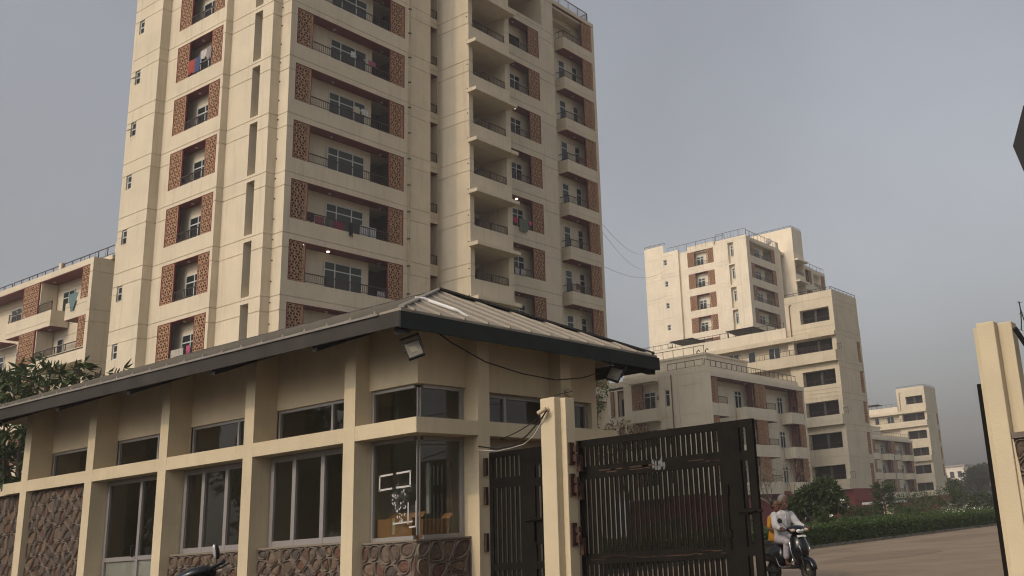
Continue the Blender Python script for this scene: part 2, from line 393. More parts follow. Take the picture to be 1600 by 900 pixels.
# ------------------------------------------------------------------ main tower
def main_tower():
    t = thing('apartment_tower', 'tall cream apartment tower rising directly behind the gatehouse', 'apartment tower', (-41, 28.57, 0))
    top = 46
    FW = Fac(t, 'X', -41)
    NS = range(-2, 9)
    cells = []
    for n in NS:
        cells += [(28.95, 34.5, TT(n)-2.08, TT(n), .8), (34.5, 36.2, TT(n)-2.08, TT(n), 2.2)]
    FW.put('front_wall', hf_wall(28.57, 38.22, 0, top, cells, GR).mesh('front_wall', CREAM))
    for n in NS:
        T = TT(n)
        FW.put('red_lining', lining_mesh(7.25, 2.08, .79), 28.95, T-2.08)
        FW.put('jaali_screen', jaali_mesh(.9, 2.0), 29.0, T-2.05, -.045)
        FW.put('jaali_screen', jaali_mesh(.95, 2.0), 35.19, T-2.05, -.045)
        FW.put('railing', rail_mesh(5.29, .52), 29.9, T-2.07, -.03)
        FW.put('shade_board', cached('dw', lambda: MB().box(0, 1.69, -.01, 0, 0, 2.07).mesh('shade_board', DARK)), 34.505, T-2.075, -2.18); FW.put('shade_board', cached('dw2', lambda: MB().box(0, .02, 0, 1.3, 0, 2.07).box(1.64, 1.66, .0, 2.1, 0, 2.07).mesh('shade_board', DARK)), 34.51, T-2.075, -.82)  # near-black boards paint the shade of the deep loggia corner
        window(FW, 31.6, T-2.0, 2.45, 1.55, (.7, 1, .8), (1.1, .45), .77, pane=SHUT)
        lamp(FW, 31.6, T-.03, -.45, n == 0); lamp(FW, 30.05, T-.03, -.3, n == 0); lamp(FW, 35.0, T-.03, -.55)
    FW.put('drain_pipe', MB().tube([(0, -.06, 0), (0, -.06, top)], .045, 6).mesh('drain_pipe', mat('pipe_paint', (.42, .34, .23), .7, var=.3, scale=2)), 36.55, 0)
    for k in range(-8, 14):
        FW.put('pipe_clip', cached('clip', lambda: MB().box(-.08, .08, -.12, 0, -.03, .03).mesh('pipe_clip', RUST)), 36.55, TT(0)+1.6*k)
    # stepped strips of the long side
    def strip(y, x0, x1, cells, name):
        f = Fac(t, 'Y', y); f.put(name, hf_wall(x0, x1, 0, top, cells, GR).mesh(name, CREAM)); return f
    def ret(x, y0, y1):
        f = Fac(t, 'X', x); f.put('return_wall', hf_wall(y0, y1, 0, top, (), GR).mesh('return_wall', CREAM)); return f
    fd = strip(28.57, -41.82, -41, (), 'corner_strip_wall'); ret(-41.82, 28.07, 28.57)
    for k in range(-6, 40):
        fd.put('wall_bolt', cached('bolt', lambda: MB().box(-.025, .025, -.05, 0, -.025, .025).mesh('wall_bolt', RUST)), -41.72, TT(-2)+1.07*k)
    NL = range(-2, 9)
    fc = strip(28.07, -45.43, -41.82, [(-43.40, -42.74, TT(n)-2.75, TT(n)+.1, .62) for n in NL], 'stair_strip_wall'); ret(-45.43, 27.69, 28.07)
    fb = strip(27.69, -50.93, -45.43, [(-49.95, -45.66, TT(n)-2.05, TT(n)+.1, .66) for n in NL], 'loggia_strip_wall'); ret(-50.93, 27.17, 27.69)
    fa = strip(27.17, -53.78, -50.93, [(-53.32, -52.78, TT(n)-1.3, TT(n)-.45, .16) for n in NL], 'end_strip_wall')
    for n in NL:
        T = TT(n)
        window(fc, -43.37, T-2.3, .6, 2.0, (1,), (1, 1), .55, pane=PANE, fr=ALU)
        fb.put('red_lining', lining_mesh(4.29, 2.15, .65), -49.95, T-2.05)
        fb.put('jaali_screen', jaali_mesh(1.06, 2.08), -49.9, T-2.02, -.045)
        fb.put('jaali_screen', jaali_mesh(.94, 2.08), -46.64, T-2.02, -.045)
        fb.put('railing', rail_mesh(2.2, .5), -48.84, T-2.04, -.03)
        window(fb, -48.7, T-2.0, 1.5, 1.45, (1, .9), (1.2, .5), .64)
        lamp(fb, -48.0, T+.07, -.3)
        o = window(fa, -53.3, T-1.28, .5, .8, (1,), (1, 1), .1, fr=FRAME)
        if n % 3 != 2:
            s = fa.put('open_sash', cached('sash', lambda: MB().prism([(0, -.04, 0), (.44, -.04, 0), (.44, -.34, -.18), (0, -.34, -.18)], (0, .02, .035)).mesh('open_sash', ALU)), -53.28, T-.9)
    # shaded slot between the two wings with small balconies
    SL = Fac(t, 'X', -41.55)
    SL.put('slot_wall', hf_wall(38.22, 39.32, 0, top, [(38.24, 39.30, TT(n)-2.54, TT(n), 2.2) for n in NS], GR).mesh('slot_wall', CREAM))
    MBw = MB().poly([(-41.55, 38.22, 0), (-41, 38.22, 0), (-41, 38.22, top), (-41.55, 38.22, top)]); wpart('return_wall', MBw, CREAM, t)
    for n in NS:
        SL.put('railing', rail_mesh(1.04, .58, post=1.0), 38.25, TT(n)-2.53, -.05)
        SL.put('red_lining', lining_mesh(1.06, 2.54, 2.1, False), 38.24, TT(n)-2.54)
    # right wing: lit side wall, stair bay, loggia bay, balcony bay
    LW = Fac(t, 'Y', 39.32); LW.put('side_wall', hf_wall(-41.55, -38.9, 0, top, (), GR).mesh('side_wall', CREAM))
    for k in range(-6, 26):
        LW.put('wall_bolt', cached('bolt', None), -39.02, TT(-2)+1.6*k)
    R1 = Fac(t, 'X', -38.9)
    NR = range(-2, 8)
    R1.put('stair_bay_wall', hf_wall(39.32, 42.93, 0, top, [(39.65, 42.5, TT(n)-.56, TT(n)+1.24, 3.0) for n in NR], GR).mesh('stair_bay_wall', CREAM))
    wpart('return_wall', MB().poly([(-38.9, 42.93, 0), (-40.6, 42.93, 0), (-40.6, 42.93, top), (-38.9, 42.93, top)]), CREAM, t)
    for n in NR:
        R1.put('ledge', cached('ledge', lambda: MB().box(0, 3.62, -.76, 0, 0, .22).mesh('ledge', CREAM, bevel=.012)), 39.13, TT(n)+1.25)
        R1.put('shade_lining', cached('dimr', lambda: MB().box(.034, 1.9, 2.92, 2.98, .004, 1.76).box(1.9, 2.8, 2.6, 2.9, .004, 1.5).mesh('shade_lining', mat('recess_shade', (.07, .066, .055), .9, var=.3, scale=1))), 39.652, TT(n)-.56)  # dark boards carry the stair recess's shade in their colour
        R1.put('railing', rail_mesh(2.84, .5), 39.655, TT(n)-.55, -.06)
        R1.put('stair_flight', cached('stair', lambda: MB().prism([(0, 2.2, 0), (0, 2.5, 0), (2.8, 2.5, 1.5), (2.8, 2.2, 1.5)], (0, .0, .3)).mesh('stair_flight', PALE)), 39.66, TT(n)-.4)
    R2 = Fac(t, 'X', -40.6)
    NB = range(-2, 7)
    R2.put('loggia_bay_wall', hf_wall(42.93, 49.45, 0, 38.8, [(43.2, 47.82, TT(n)-2.2, TT(n)-.12, .75) for n in NB]+[(43.2, 48.2, 35.95, 38.6, 3.2)], GR).mesh('loggia_bay_wall', CREAM))
    for n in NB:
        T = TT(n)
        R2.put('red_lining', lining_mesh(4.62, 2.08, .74, True, False), 43.2, T-2.2)
        R2.put('jaali_screen', jaali_mesh(1.0, 2.0), 46.78, T-2.17, -.045)
        if n < 6: window(R2, 44.6, T-2.15, 2.0, 1.5, (1, 1, .8), (1.2, .45), .72, pane=PANE)
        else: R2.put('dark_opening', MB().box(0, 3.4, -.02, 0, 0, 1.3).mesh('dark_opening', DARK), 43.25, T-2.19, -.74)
        R2.put('railing', rail_mesh(3.5, .5), 43.24, T-2.19, -.05)
        lamp(R2, 45.6, T-.16, -.35, n in (2, 4))
    for k in range(4):
        R2.put('pergola_beam', cached('perg', lambda: MB().box(0, .28, -.02, 3.0, 0, .35).mesh('pergola_beam', CREAM)), 43.6+1.1*k, 38.1)
    R2.put('terrace_door', MB().box(0, .9, -.03, 0, 0, 2.2).mesh('terrace_door', DARK), 47.0, 36.0, -3.1)
    wpart('return_wall', MB().poly([(-40.6, 49.45, 0), (-41.75, 49.45, 0), (-41.75, 49.45, 38.8), (-40.6, 49.45, 38.8)]), CREAM, t)
    R3 = Fac(t, 'X', -41.75)
    R3.put('balcony_back_wall', hf_wall(49.45, 54.65, 0, 38.55, [(49.9, 53.0, 36.6, 37.9, .5)], GR).mesh('balcony_back_wall', CREAM))
    P3 = Fac(t, 'X', -40.9)
    P3.put('end_pier', hf_wall(54.34, 54.66, 0, 38.5, (), GR).mesh('end_pier', CREAM))
    wpart('end_wall', MB().box(-60, -40.903, 54.3, 54.655, 0, 38.5), CREAM, t)
    slab_box(R3, 'parapet', 49.46, 54.66, 38.55, 38.85, -.2, .86, CREAM)
    slab_box(R3, 'red_ceiling', 49.47, 54.3, 38.50, 38.547, .005, .84, RED)
    for n in range(-2, 7):
        T = TT(n)
        slab_box(R3, 'balcony_parapet', 50.95, 54.33, T+.02, T+.93, .003, .855, CREAM, .33)
        slab_box(R3, 'red_ceiling', 50.97, 54.3, T-.03, T+.017, .004, .84, RED)
        R3.put('jaali_screen', jaali_mesh(1.1, 2.2), 53.2, T-2.23+3.2, .82)
        cached('rfr', lambda: MB().box(0, .03, -.02, .02, 0, 2.2).mesh('red_frame', RED))
        R3.put('railing', rail_mesh(2.2, .55), 51.0, T+.935, .8)
        R3.put('side_railing', cached('srail', lambda: MB().box(-.012, .012, -.8, 0, .5, .55).box(-.012, .012, -.8, 0, .06, .085).box(-.01, .01, -.4, -.38, 0, .5).mesh('side_railing', RAIL)), 51.02, T+.935, .0)
        if n < 6:
            window(R3, 51.25, T+.95, .72, 1.72, (1,), (1.2, .5), -.03); window(R3, 52.8, T+.95, .62, 1.72, (1,), (1.2, .5), -.03)
        lamp(R3, 52.4, T-.03, .4)
    rr = Fac(t, 'X', -41.3); rr.put('roof_railing', rail_mesh(4.4, 1.0), 50.0, 38.86)
    r3 = Fac(t, 'Y', 54.5); r3.put('roof_railing', rail_mesh(3.0, 1.0), -44.3, 38.86)
    wpart('roof_slab', MB().box(-60, -41.05, 39.34, 54.29, 38.3, 38.49), CREAM, t)
    wpart('roof_slab', MB().box(-53.7, -41.05, 28.7, 39.2, top-.4, top-.1), CREAM, t)
    wpart('rear_wall', MB().box(-53.78, -53.6, 27.3, 45, 0, top-.2), CREAM, t)
    return t
main_tower()

# ------------------------------------------------------------------ left mid-rise
def left_block():
    t = thing('apartment_block', 'low cream apartment block at far left half hidden by the leafy tree', 'apartment block', (-62.1, 30.1, 0))
    O = Fac(t, 'Y', 30.1); B = Fac(t, 'Y', 31.25)
    B.put('back_wall', hf_wall(-90, -62.15, 0, 19.5, (), GR).mesh('back_wall', CREAM))
    slab_box(O, 'roof_band', -90, -62.092, 19.47, 19.86, -1.2, 0, CREAM)
    slab_box(O, 'red_ceiling', -90, -62.5, 19.42, 19.467, -1.1, -.02, RED)
    R = Fac(t, 'X', -62.1); R.put('side_wall', hf_wall(30.1, 42, 0, 19.84, (), GR).mesh('side_wall', CREAM))
    O.put('end_pier', hf_wall(-62.46, -62.1, 0, 19.46, (), GR).mesh('end_pier', CREAM))
    slab_box(B, 'upper_parapet', -90, -61.9, 19.865, 20.15, -.5, .15, CREAM)
    for x in (-68.3, -61.6+.3): wpart('railing_post_wall', MB().box(x-.17, x+.17, 31.0, 31.25, 20.15, 20.85), CREAM, t)
    for i in range(6):
        B.put('roof_railing', rail_mesh(6.6, .62, step=1.1, post=1.1), -68.1-6.8*i+.0 if i else -68.1, 20.15, .12)
    for m in range(0, 6):
        T = 19.42-3.2*m
        if T < 2: break
        for base in (0, -11.2, -22.4):
            if m % 2 == 0:
                if base == 0:
                    slab_box(O, 'balcony_parapet', -65.1, -62.47, T-3.2+.03, T-2.08, -1.1, -.003, CREAM, .8)
                slab_box(O, 'balcony_parapet', -72.8+base, -66.9+base, T-3.2+.03, T-2.12, -1.1, 0, CREAM, .3)
                slab_box(O, 'red_ceiling', -72.75+base, -66.95+base, T-3.21, T-3.17, -1.1, -.03, RED)
                slab_box(O, 'red_ceiling', -65.05+base, -62.5+base, T-3.21, T-3.17, -1.1, -.03, RED)
                O.put('railing', rail_mesh(1.75, .6), -68.7+base, T-2.11, -.05); O.put('railing', rail_mesh(1.9, .6), -72.7+base, T-2.11, -.05)
                window(B, -67.9+base, T-2.2, 1.5, 1.55, (1, 1), (1.3, .5), -.03)
                window(B, -74.9+base, T-2.2, 1.5, 1.55, (1, 1), (1.3, .5), -.03)
            else:
                slab_box(O, 'balcony_parapet', -68.8+base, -62.47+base, T-3.2+.4, T-2.1, -1.1, -.003, CREAM, .8)
                O.put('railing', rail_mesh(5.4, .6), -68.75+base, T-2.09, -.05)
                window(B, -65.4+base, T-2.1, 1.3, 1.5, (1, 1), (1.3, .5), -.03); window(B, -68.1+base, T-2.1, .8, 1.5, (1,), (1.3, .5), -.03)
                window(B, -73.6+base, T-2.1, 1.5, 1.55, (1, 1), (1.3, .5), -.03)
            O.put('jaali_screen', jaali_mesh(.98, 2.06), -70.82+base, T-2.08, -.04); O.put('jaali_screen', jaali_mesh(.98, 2.06), -69.82+base, T-2.08, -.04)
            slab_box(O, 'partition_wall', -68.8+base, -68.7+base, T-2.1, T, -1.1, -.1, CREAM)
            lamp(O, -67.9+base, T-.02, -.5)
        O.put('jaali_screen', jaali_mesh(.85, 2.06), -63.32, T-2.08, -.04)
    wpart('roof_slab', MB().box(-90, -62.2, 31.3, 41.9, 19.6, 19.85), CREAM, t)
left_block()

# ------------------------------------------------------------------ mid-rise block type (also used far away)
def mid_block(name, label, X, Y0, Y1, s, left_detail=True, group=None):
    """low block whose balcony side faces the drive. X = balcony plane, s = along-facade scale"""
    t = thing(name, label, 'apartment block', (X, Y0, 0), 0, group)
    O = Fac(t, 'X', X); B = Fac(t, 'X', X-1.15); m_ = CREAMF
    U = lambda u: Y0+(u-69.2)*s
    B.put('back_wall', hf_wall(Y0+.02, Y1, 3.7, 13.0, (), GR).mesh('back_wall', m_))
    B.put('base_wall', hf_wall(Y0+.02, Y1+.3, 0, 3.68, ()).mesh('base_wall', MAROON), w=.4)
    slab_box(O, 'roof_band', Y0-.006, Y1, 13.04, 13.46, -1.6, .04, m_)
    slab_box(O, 'red_ceiling', Y0+.08, Y1-.3, 12.99, 13.036, -1.1, 0, RED)
    slab_box(O, 'end_pier', Y1-.3, Y1, 3.7, 13.03, -1.2, 0, m_); slab_box(O, 'corner_pier', Y0-.03, Y0+.06, 3.7, 13.03, -1.1, 0, m_)
    for k in range(3):
        T = 13.0-3.2*k
        for (a, b) in ((69.25, 71.9), (75.0, 80.6), (83.5, 86.2)):
            ua, ub = U(a), min(U(b), Y1-.3)
            slab_box(O, 'balcony_parapet', ua, ub, T-3.18, T-2.15, -1.1, -.004, m_, .3)
            slab_box(O, 'red_ceiling', ua+.03, ub-.03, T-3.23, T-3.184, -1.1, -.03, RED)
        jw = .95*s
        O.put('jaali_screen', jaali_mesh(jw, 2.06), U(69.27), T-2.1, -.04)
        O.put('jaali_screen', jaali_mesh(jw, 2.06), U(76.7), T-2.1, -.04); O.put('jaali_screen', jaali_mesh(jw, 2.06), U(76.7)+jw+.01, T-2.1, -.04)
        O.put('jaali_screen', jaali_mesh(1.1*s, 2.06), U(85.05), T-2.1, -.04)
        for u in (76.4, 84.6): slab_box(O, 'red_partition', U(u), U(u)+.1, T-2.12, T-.02, -.75, -.22, mat('dark_maroon_paint', (.09, .014, .014), .8))
        O.put('railing', rail_mesh(1.5*s, .6), U(70.3), T-2.14, -.05); O.put('railing', rail_mesh(1.6*s, .6), U(75.1), T-2.14, -.05)
        O.put('railing', rail_mesh(1.8*s, .6), U(78.75), T-2.14, -.05); O.put('railing', rail_mesh(1.45*s, .6), U(83.55), T-2.14, -.05)
        window(B, U(74.9), T-2.2, 1.25*s, 1.6, (1, 1), (1.4, .5), -.03, bar=.09); window(B, U(82.9), T-2.2, 1.1*s, 1.6, (1, 1), (1.4, .5), -.03, bar=.09)
        lamp(O, U(75.9), T-.02, -.5); lamp(O, U(83.8), T-.02, -.5)
    # return side facing the gate
    L = Fac(t, 'Y', Y0)
    x0 = X-12
    L.put('side_wall', hf_wall(X-8.9, X, 3.7, 14.0 if left_detail else 13.4, [(X-4.6, X-4.12, 11.0-3.2*k, 12.4-3.2*k, .15) for k in range(3)]+[(X-7.95, X-5.2, 10.95-3.2*k, 13.15-3.2*k, .5) for k in range(3)], [13.5, 12.55, 10.1, 9.3, 6.9, 6.1], vgroove=(X-3.2,)).mesh('side_wall', m_))
    L.put('base_wall', hf_wall(X-9, X-.4, 0, 3.68, ()).mesh('base_wall', MAROON), w=-.3)
    if left_detail:
        for k in range(3):
            z = -3.2*k
            window(L, X-4.58, 11.02+z, .44, 1.36, (1,), (1.4, .5), .1, bar=.05)
            window(L, X-7.05, 11.0+z, 1.2, 1.5, (1, .9), (1.4, .5), .47, bar=.06)
            L.put('jaali_screen', jaali_mesh(1.05, 2.15), X-7.95, 11.0+z, .03)
            slab_box(L, 'balcony_parapet', X-7.95, X-5.15, 9.9+z, 10.94+z, .003, .7, m_, .3)
            if k == 0: slab_box(L, 'ledge', X-7.95, X-5.15, 13.25, 13.6, .003, .7, m_)
            L.put('railing', rail_mesh(1.65, .6), X-6.85, 10.945+z, .65)
        L.put('drain_pipe', MB().tube([(0, -.05, 3.7), (0, -.05, 13.6)], .05, 6).mesh('drain_pipe', mat('brown_pipe', (.18, .09, .055), .7)), X-3.85, 0)
        fc = bpy.data.curves.new('house_number', 'FONT'); fc.body = '67'; fc.size = .62; fc.extrude = .01; fc.materials.append(mat('number_paint', (.06, .055, .04), .8))
        o = bpy.data.objects.new('tmp', fc); COL.objects.link(o); bpy.context.view_layer.update()
        me = bpy.data.meshes.new_from_object(o.evaluated_get(bpy.context.evaluated_depsgraph_get())); bpy.data.objects.remove(o)
        if not me.materials: me.materials.append(mat('number_paint', None))
        obj('house_number', me, t, Vector((X-5.80, Y0+.475, 11.75))-t.location, (math.pi/2, 0, 0))
        # set-back strip further left
        L2 = Fac(t, 'Y', Y0+.8)
        L2.put('side_wall', hf_wall(X-16, X-8.9, 3.7, 13.9, [(X-10.15, X-9.0, 10.8-3.2*k, 13.1-3.2*k, .5) for k in range(3)], [13.4, 10.1, 9.5]).mesh('side_wall', m_))
        for k in range(3):
            window(L2, X-10.1, 10.85-3.2*k, 1.05, 1.6, (1, 1), (1,), .45)
            L2.put('red_lining', lining_mesh(1.15, 2.3, .49), X-10.15, 10.8-3.2*k)
            L2.put('jaali_screen', jaali_mesh(1.05, 2.15), X-11.6, 10.9-3.2*k, .06)
    # roof: set-back parapet, railing, stair head, tank stands
    wpart('roof_slab', MB().box(X-16, X-.06, Y0+.8, Y1-.02, 13.2, 13.44), m_, t)
    wpart('roof_parapet', MB().box(X-.75, X-.5, Y0+.25, Y1-.1, 13.45, 13.98), m_, t)
    O.put('roof_railing', rail_mesh(Y1-Y0-.6, .6, step=.9, post=.9), Y0+.3, 13.98, -.62)
    L.put('roof_railing', rail_mesh(3.6, .6, step=.9, post=.9), X-4.3, 14.0, -.2)
    wpart('stair_head', MB().box(X-12, X-3, Y0+4.5, Y0+12, 13.45, 15.75), CREAMF, t)
    wpart('stair_head_cap', MB().box(X-12.1, X-2.9, Y0+4.4, Y0+12.1, 15.755, 15.9), CREAMF, t)
    L3 = Fac(t, 'Y', Y0+4.6); L3.put('roof_railing', rail_mesh(8.8, .75, step=1.1, post=1.1), X-12, 15.9)
    if left_detail:
        for k, x in enumerate((X-4.2, X-3.3)): wpart('vent_pipe', MB().tube([(x, Y0+5, 15.9), (x, Y0+5, 16.2), (x+.18, Y0+5, 16.35), (x+.3, Y0+5, 16.2)], .05, 6), RAIL, t)
    return t
mid_block('apartment_block', 'weathered four storey cream block right behind the open gate leaf', -41.4, 69.17, 86.55, 1.0)
mid_block('apartment_block', 'distant low cream block with terracotta screens left of the farthest stair tower', -62.4, 154.3, 173.4, 1.1, False)

# ------------------------------------------------------------------ block with wide dark openings (stair / lobby tower)
def wide_block(label, X, Y, Xl, z_left, awning=None, far=False):
    t = thing('apartment_block', label, 'apartment block', (X, Y, 0)); m_ = CREAM
    L = Fac(t, 'Y', Y); R = Fac(t, 'X', X); xo = X-4.15, X-.5
    ops = [(20.7, 22.15), (14.15, 15.68), (11.03, 12.5), (7.75, 9.3), (4.62, 6.1)]
    cells = [(xo[0]+(.35 if i == 0 else 0), xo[1], a, b, .75) for i, (a, b) in enumerate(ops)]
    cells += [(xo[0]-.7, xo[1], 17.5, 18.95, .75)]
    L.put('front_wall', hf_wall(X-5.5, X, 3.66, 23.85, cells, [20.15, 19.7, 17.2, 16.0, 13.3, 12.9, 10.2, 6.9, 23.1, 13.7], vgroove=(X-5.45,)).mesh('front_wall', m_))
    R.put('side_wall', hf_wall(Y, Y+6.4, 3.66, 23.85, [(Y+5.2, Y+6.15, 16.75-3.2*k, 18.98-3.2*k, .2) for k in range(5)], [22.9, 22.3, 19.7, 19.2, 16.4, 15.8, 13.2, 12.6, 10.0, 9.4, 6.8, 6.2], vgroove=()).mesh('side_wall', m_))
    R.put('base_wall', hf_wall(Y+.05, Y+7.2, 0, 3.64, (), (1.2, 2.4)).mesh('base_wall', MAROON), w=.12)
    L.put('base_wall', hf_wall(X-9, X+.12, 0, 3.64, [(X-4.4, X-2.2, 0, 3.2, 1.5)]).mesh('base_wall', MAROON), w=-.1)
    for k in range(5): R.put('jaali_screen', jaali_mesh(.9, 2.2), Y+5.22, 16.77-3.2*k, -.06)
    R.put('red_stair_strip', MB().box(0, 7, -.05, 0, 0, .1).mesh('red_stair_strip', MAROON), Y+.05, 3.6, .0)
    for i, (a, b) in enumerate(ops+[(17.5, 18.95)]):
        L.put('railing', rail_mesh(3.5, .5, step=.3), xo[0]+.1, a+.01, -.06)
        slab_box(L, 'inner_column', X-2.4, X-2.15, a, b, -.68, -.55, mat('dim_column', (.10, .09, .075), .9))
        slab_box(L, 'dark_panel', (xo[0]+.352 if i == 0 else xo[0]+.002) if i < 5 else xo[0]-.698, xo[1]-.002, a+.002, b-.002, -.74, -.7, DARK)  # near-black panel stands in for the dark depth of the opening
    # projecting bands
    slab_box(L, 'ledge', Xl, X+.02, 19.05, 19.5, .003, .45, m_); 
    slab_box(L, 'balcony_parapet', Xl, X-.02, 16.42, 17.52, .003, .5, m_, .35)
    for z in (10.0, 3.66): slab_box(L, 'balcony_parapet', xo[0]-.3, X-.02, z, z+1.0, .003, .5, m_, .35)
    for z in (17.53, 11.02, 4.67): R.put('side_railing', cached('srl', lambda: MB().box(-.02, 0, -.5, 0, .6, .64).box(-.02, 0, -.5, -.47, 0, .6).box(-.02, 0, -.28, -.25, 0, .6).box(-.02, 0, -.03, 0, 0, .6).mesh('side_railing', RAIL)), 0, 0, 0).location = Vector((X-.04, Y-.0, z))-t.location
    L.put('railing', rail_mesh(X-Xl-.8, .62, step=.4, post=1.5), Xl+.1, 17.53, .45)
    # lower part to the left with a recessed gallery
    z2 = z_left
    L.put('gallery_wall', hf_wall(Xl, X-5.5, 3.66, z2, (), [20.0], vgroove=()).mesh('gallery_wall', m_), w=-.5)
    slab_box(L, 'gallery_parapet', Xl, X-5.5, 19.5, z2, -.3, .3, CREAMF)
    x = X-6.6; k = 0
    while x > Xl+1.5:
        window(L, x-1.5, 17.3, 1.4 if k % 2 == 0 else .9, 1.55, (1, 1) if k % 2 == 0 else (1,), (1,), -.53+1.0 if False else .46, pane=PANE, bar=.07); x -= 2.5; k += 1
    L.put('roof_railing', rail_mesh(X-5.7-Xl, .62, step=1.0, post=1.0), Xl, z2, .2)
    L.put('roof_railing', rail_mesh(5.3, .32, step=1.0, post=1.0), X-5.45, 23.86, -.06); R.put('roof_railing', rail_mesh(6.2, .32, step=1.0, post=1.0), Y+.1, 23.86, -.06)
    L.put('drain_pipe', MB().tube([(0, -.07, 19.5), (0, -.07, 22.9), (.25, -.07, 22.95)], .055, 6).mesh('drain_pipe', mat('brown_pipe', (.18, .09, .055), .7)), X-4.95, 0)
    wpart('roof_slab', MB().box(X-5.45, X-.02, Y+.02, Y+6.38, 23.5, 23.8), m_, t)
    wpart('roof_slab', MB().box(Xl, X-5.5, Y+.6, Y+6.38, z2-1.0, z2-.7), m_, t)
    wpart('rear_wall', MB().box(Xl, X-.05, Y+6.42, Y+6.6, 0, z2), m_, t)
    if awning:
        for (xa, xb) in awning:
            a = wpart('solar_awning', MB().prism([(xa, Y+.7, z2+.95), (xb, Y+.7, z2+.95), (xb-.4, Y+4.2, z2+.98), (xa-.4, Y+4.2, z2+.98)], (0, 0, .07)), STEEL, t)
            wpart('awning_post', MB().tube([(xa+.3, Y+.8, z2-.8), (xa+.3, Y+.8, z2+.75)], .05).tube([(xb-.3, Y+.8, z2-.8), (xb-.3, Y+.8, z2+.75)], .05), STEEL, t)
    return t
wide_block('cream stair block with wide dark openings over a maroon ground floor', -39.7, 91.85, -66, 20.62, awning=((-53.05, -49.5), (-60.5, -57.4)))
wide_block('farthest cream stair tower with dark openings beside the right gate post', -61.3, 180.1, -84, 20.5, far=True, awning=((-74, -71),))

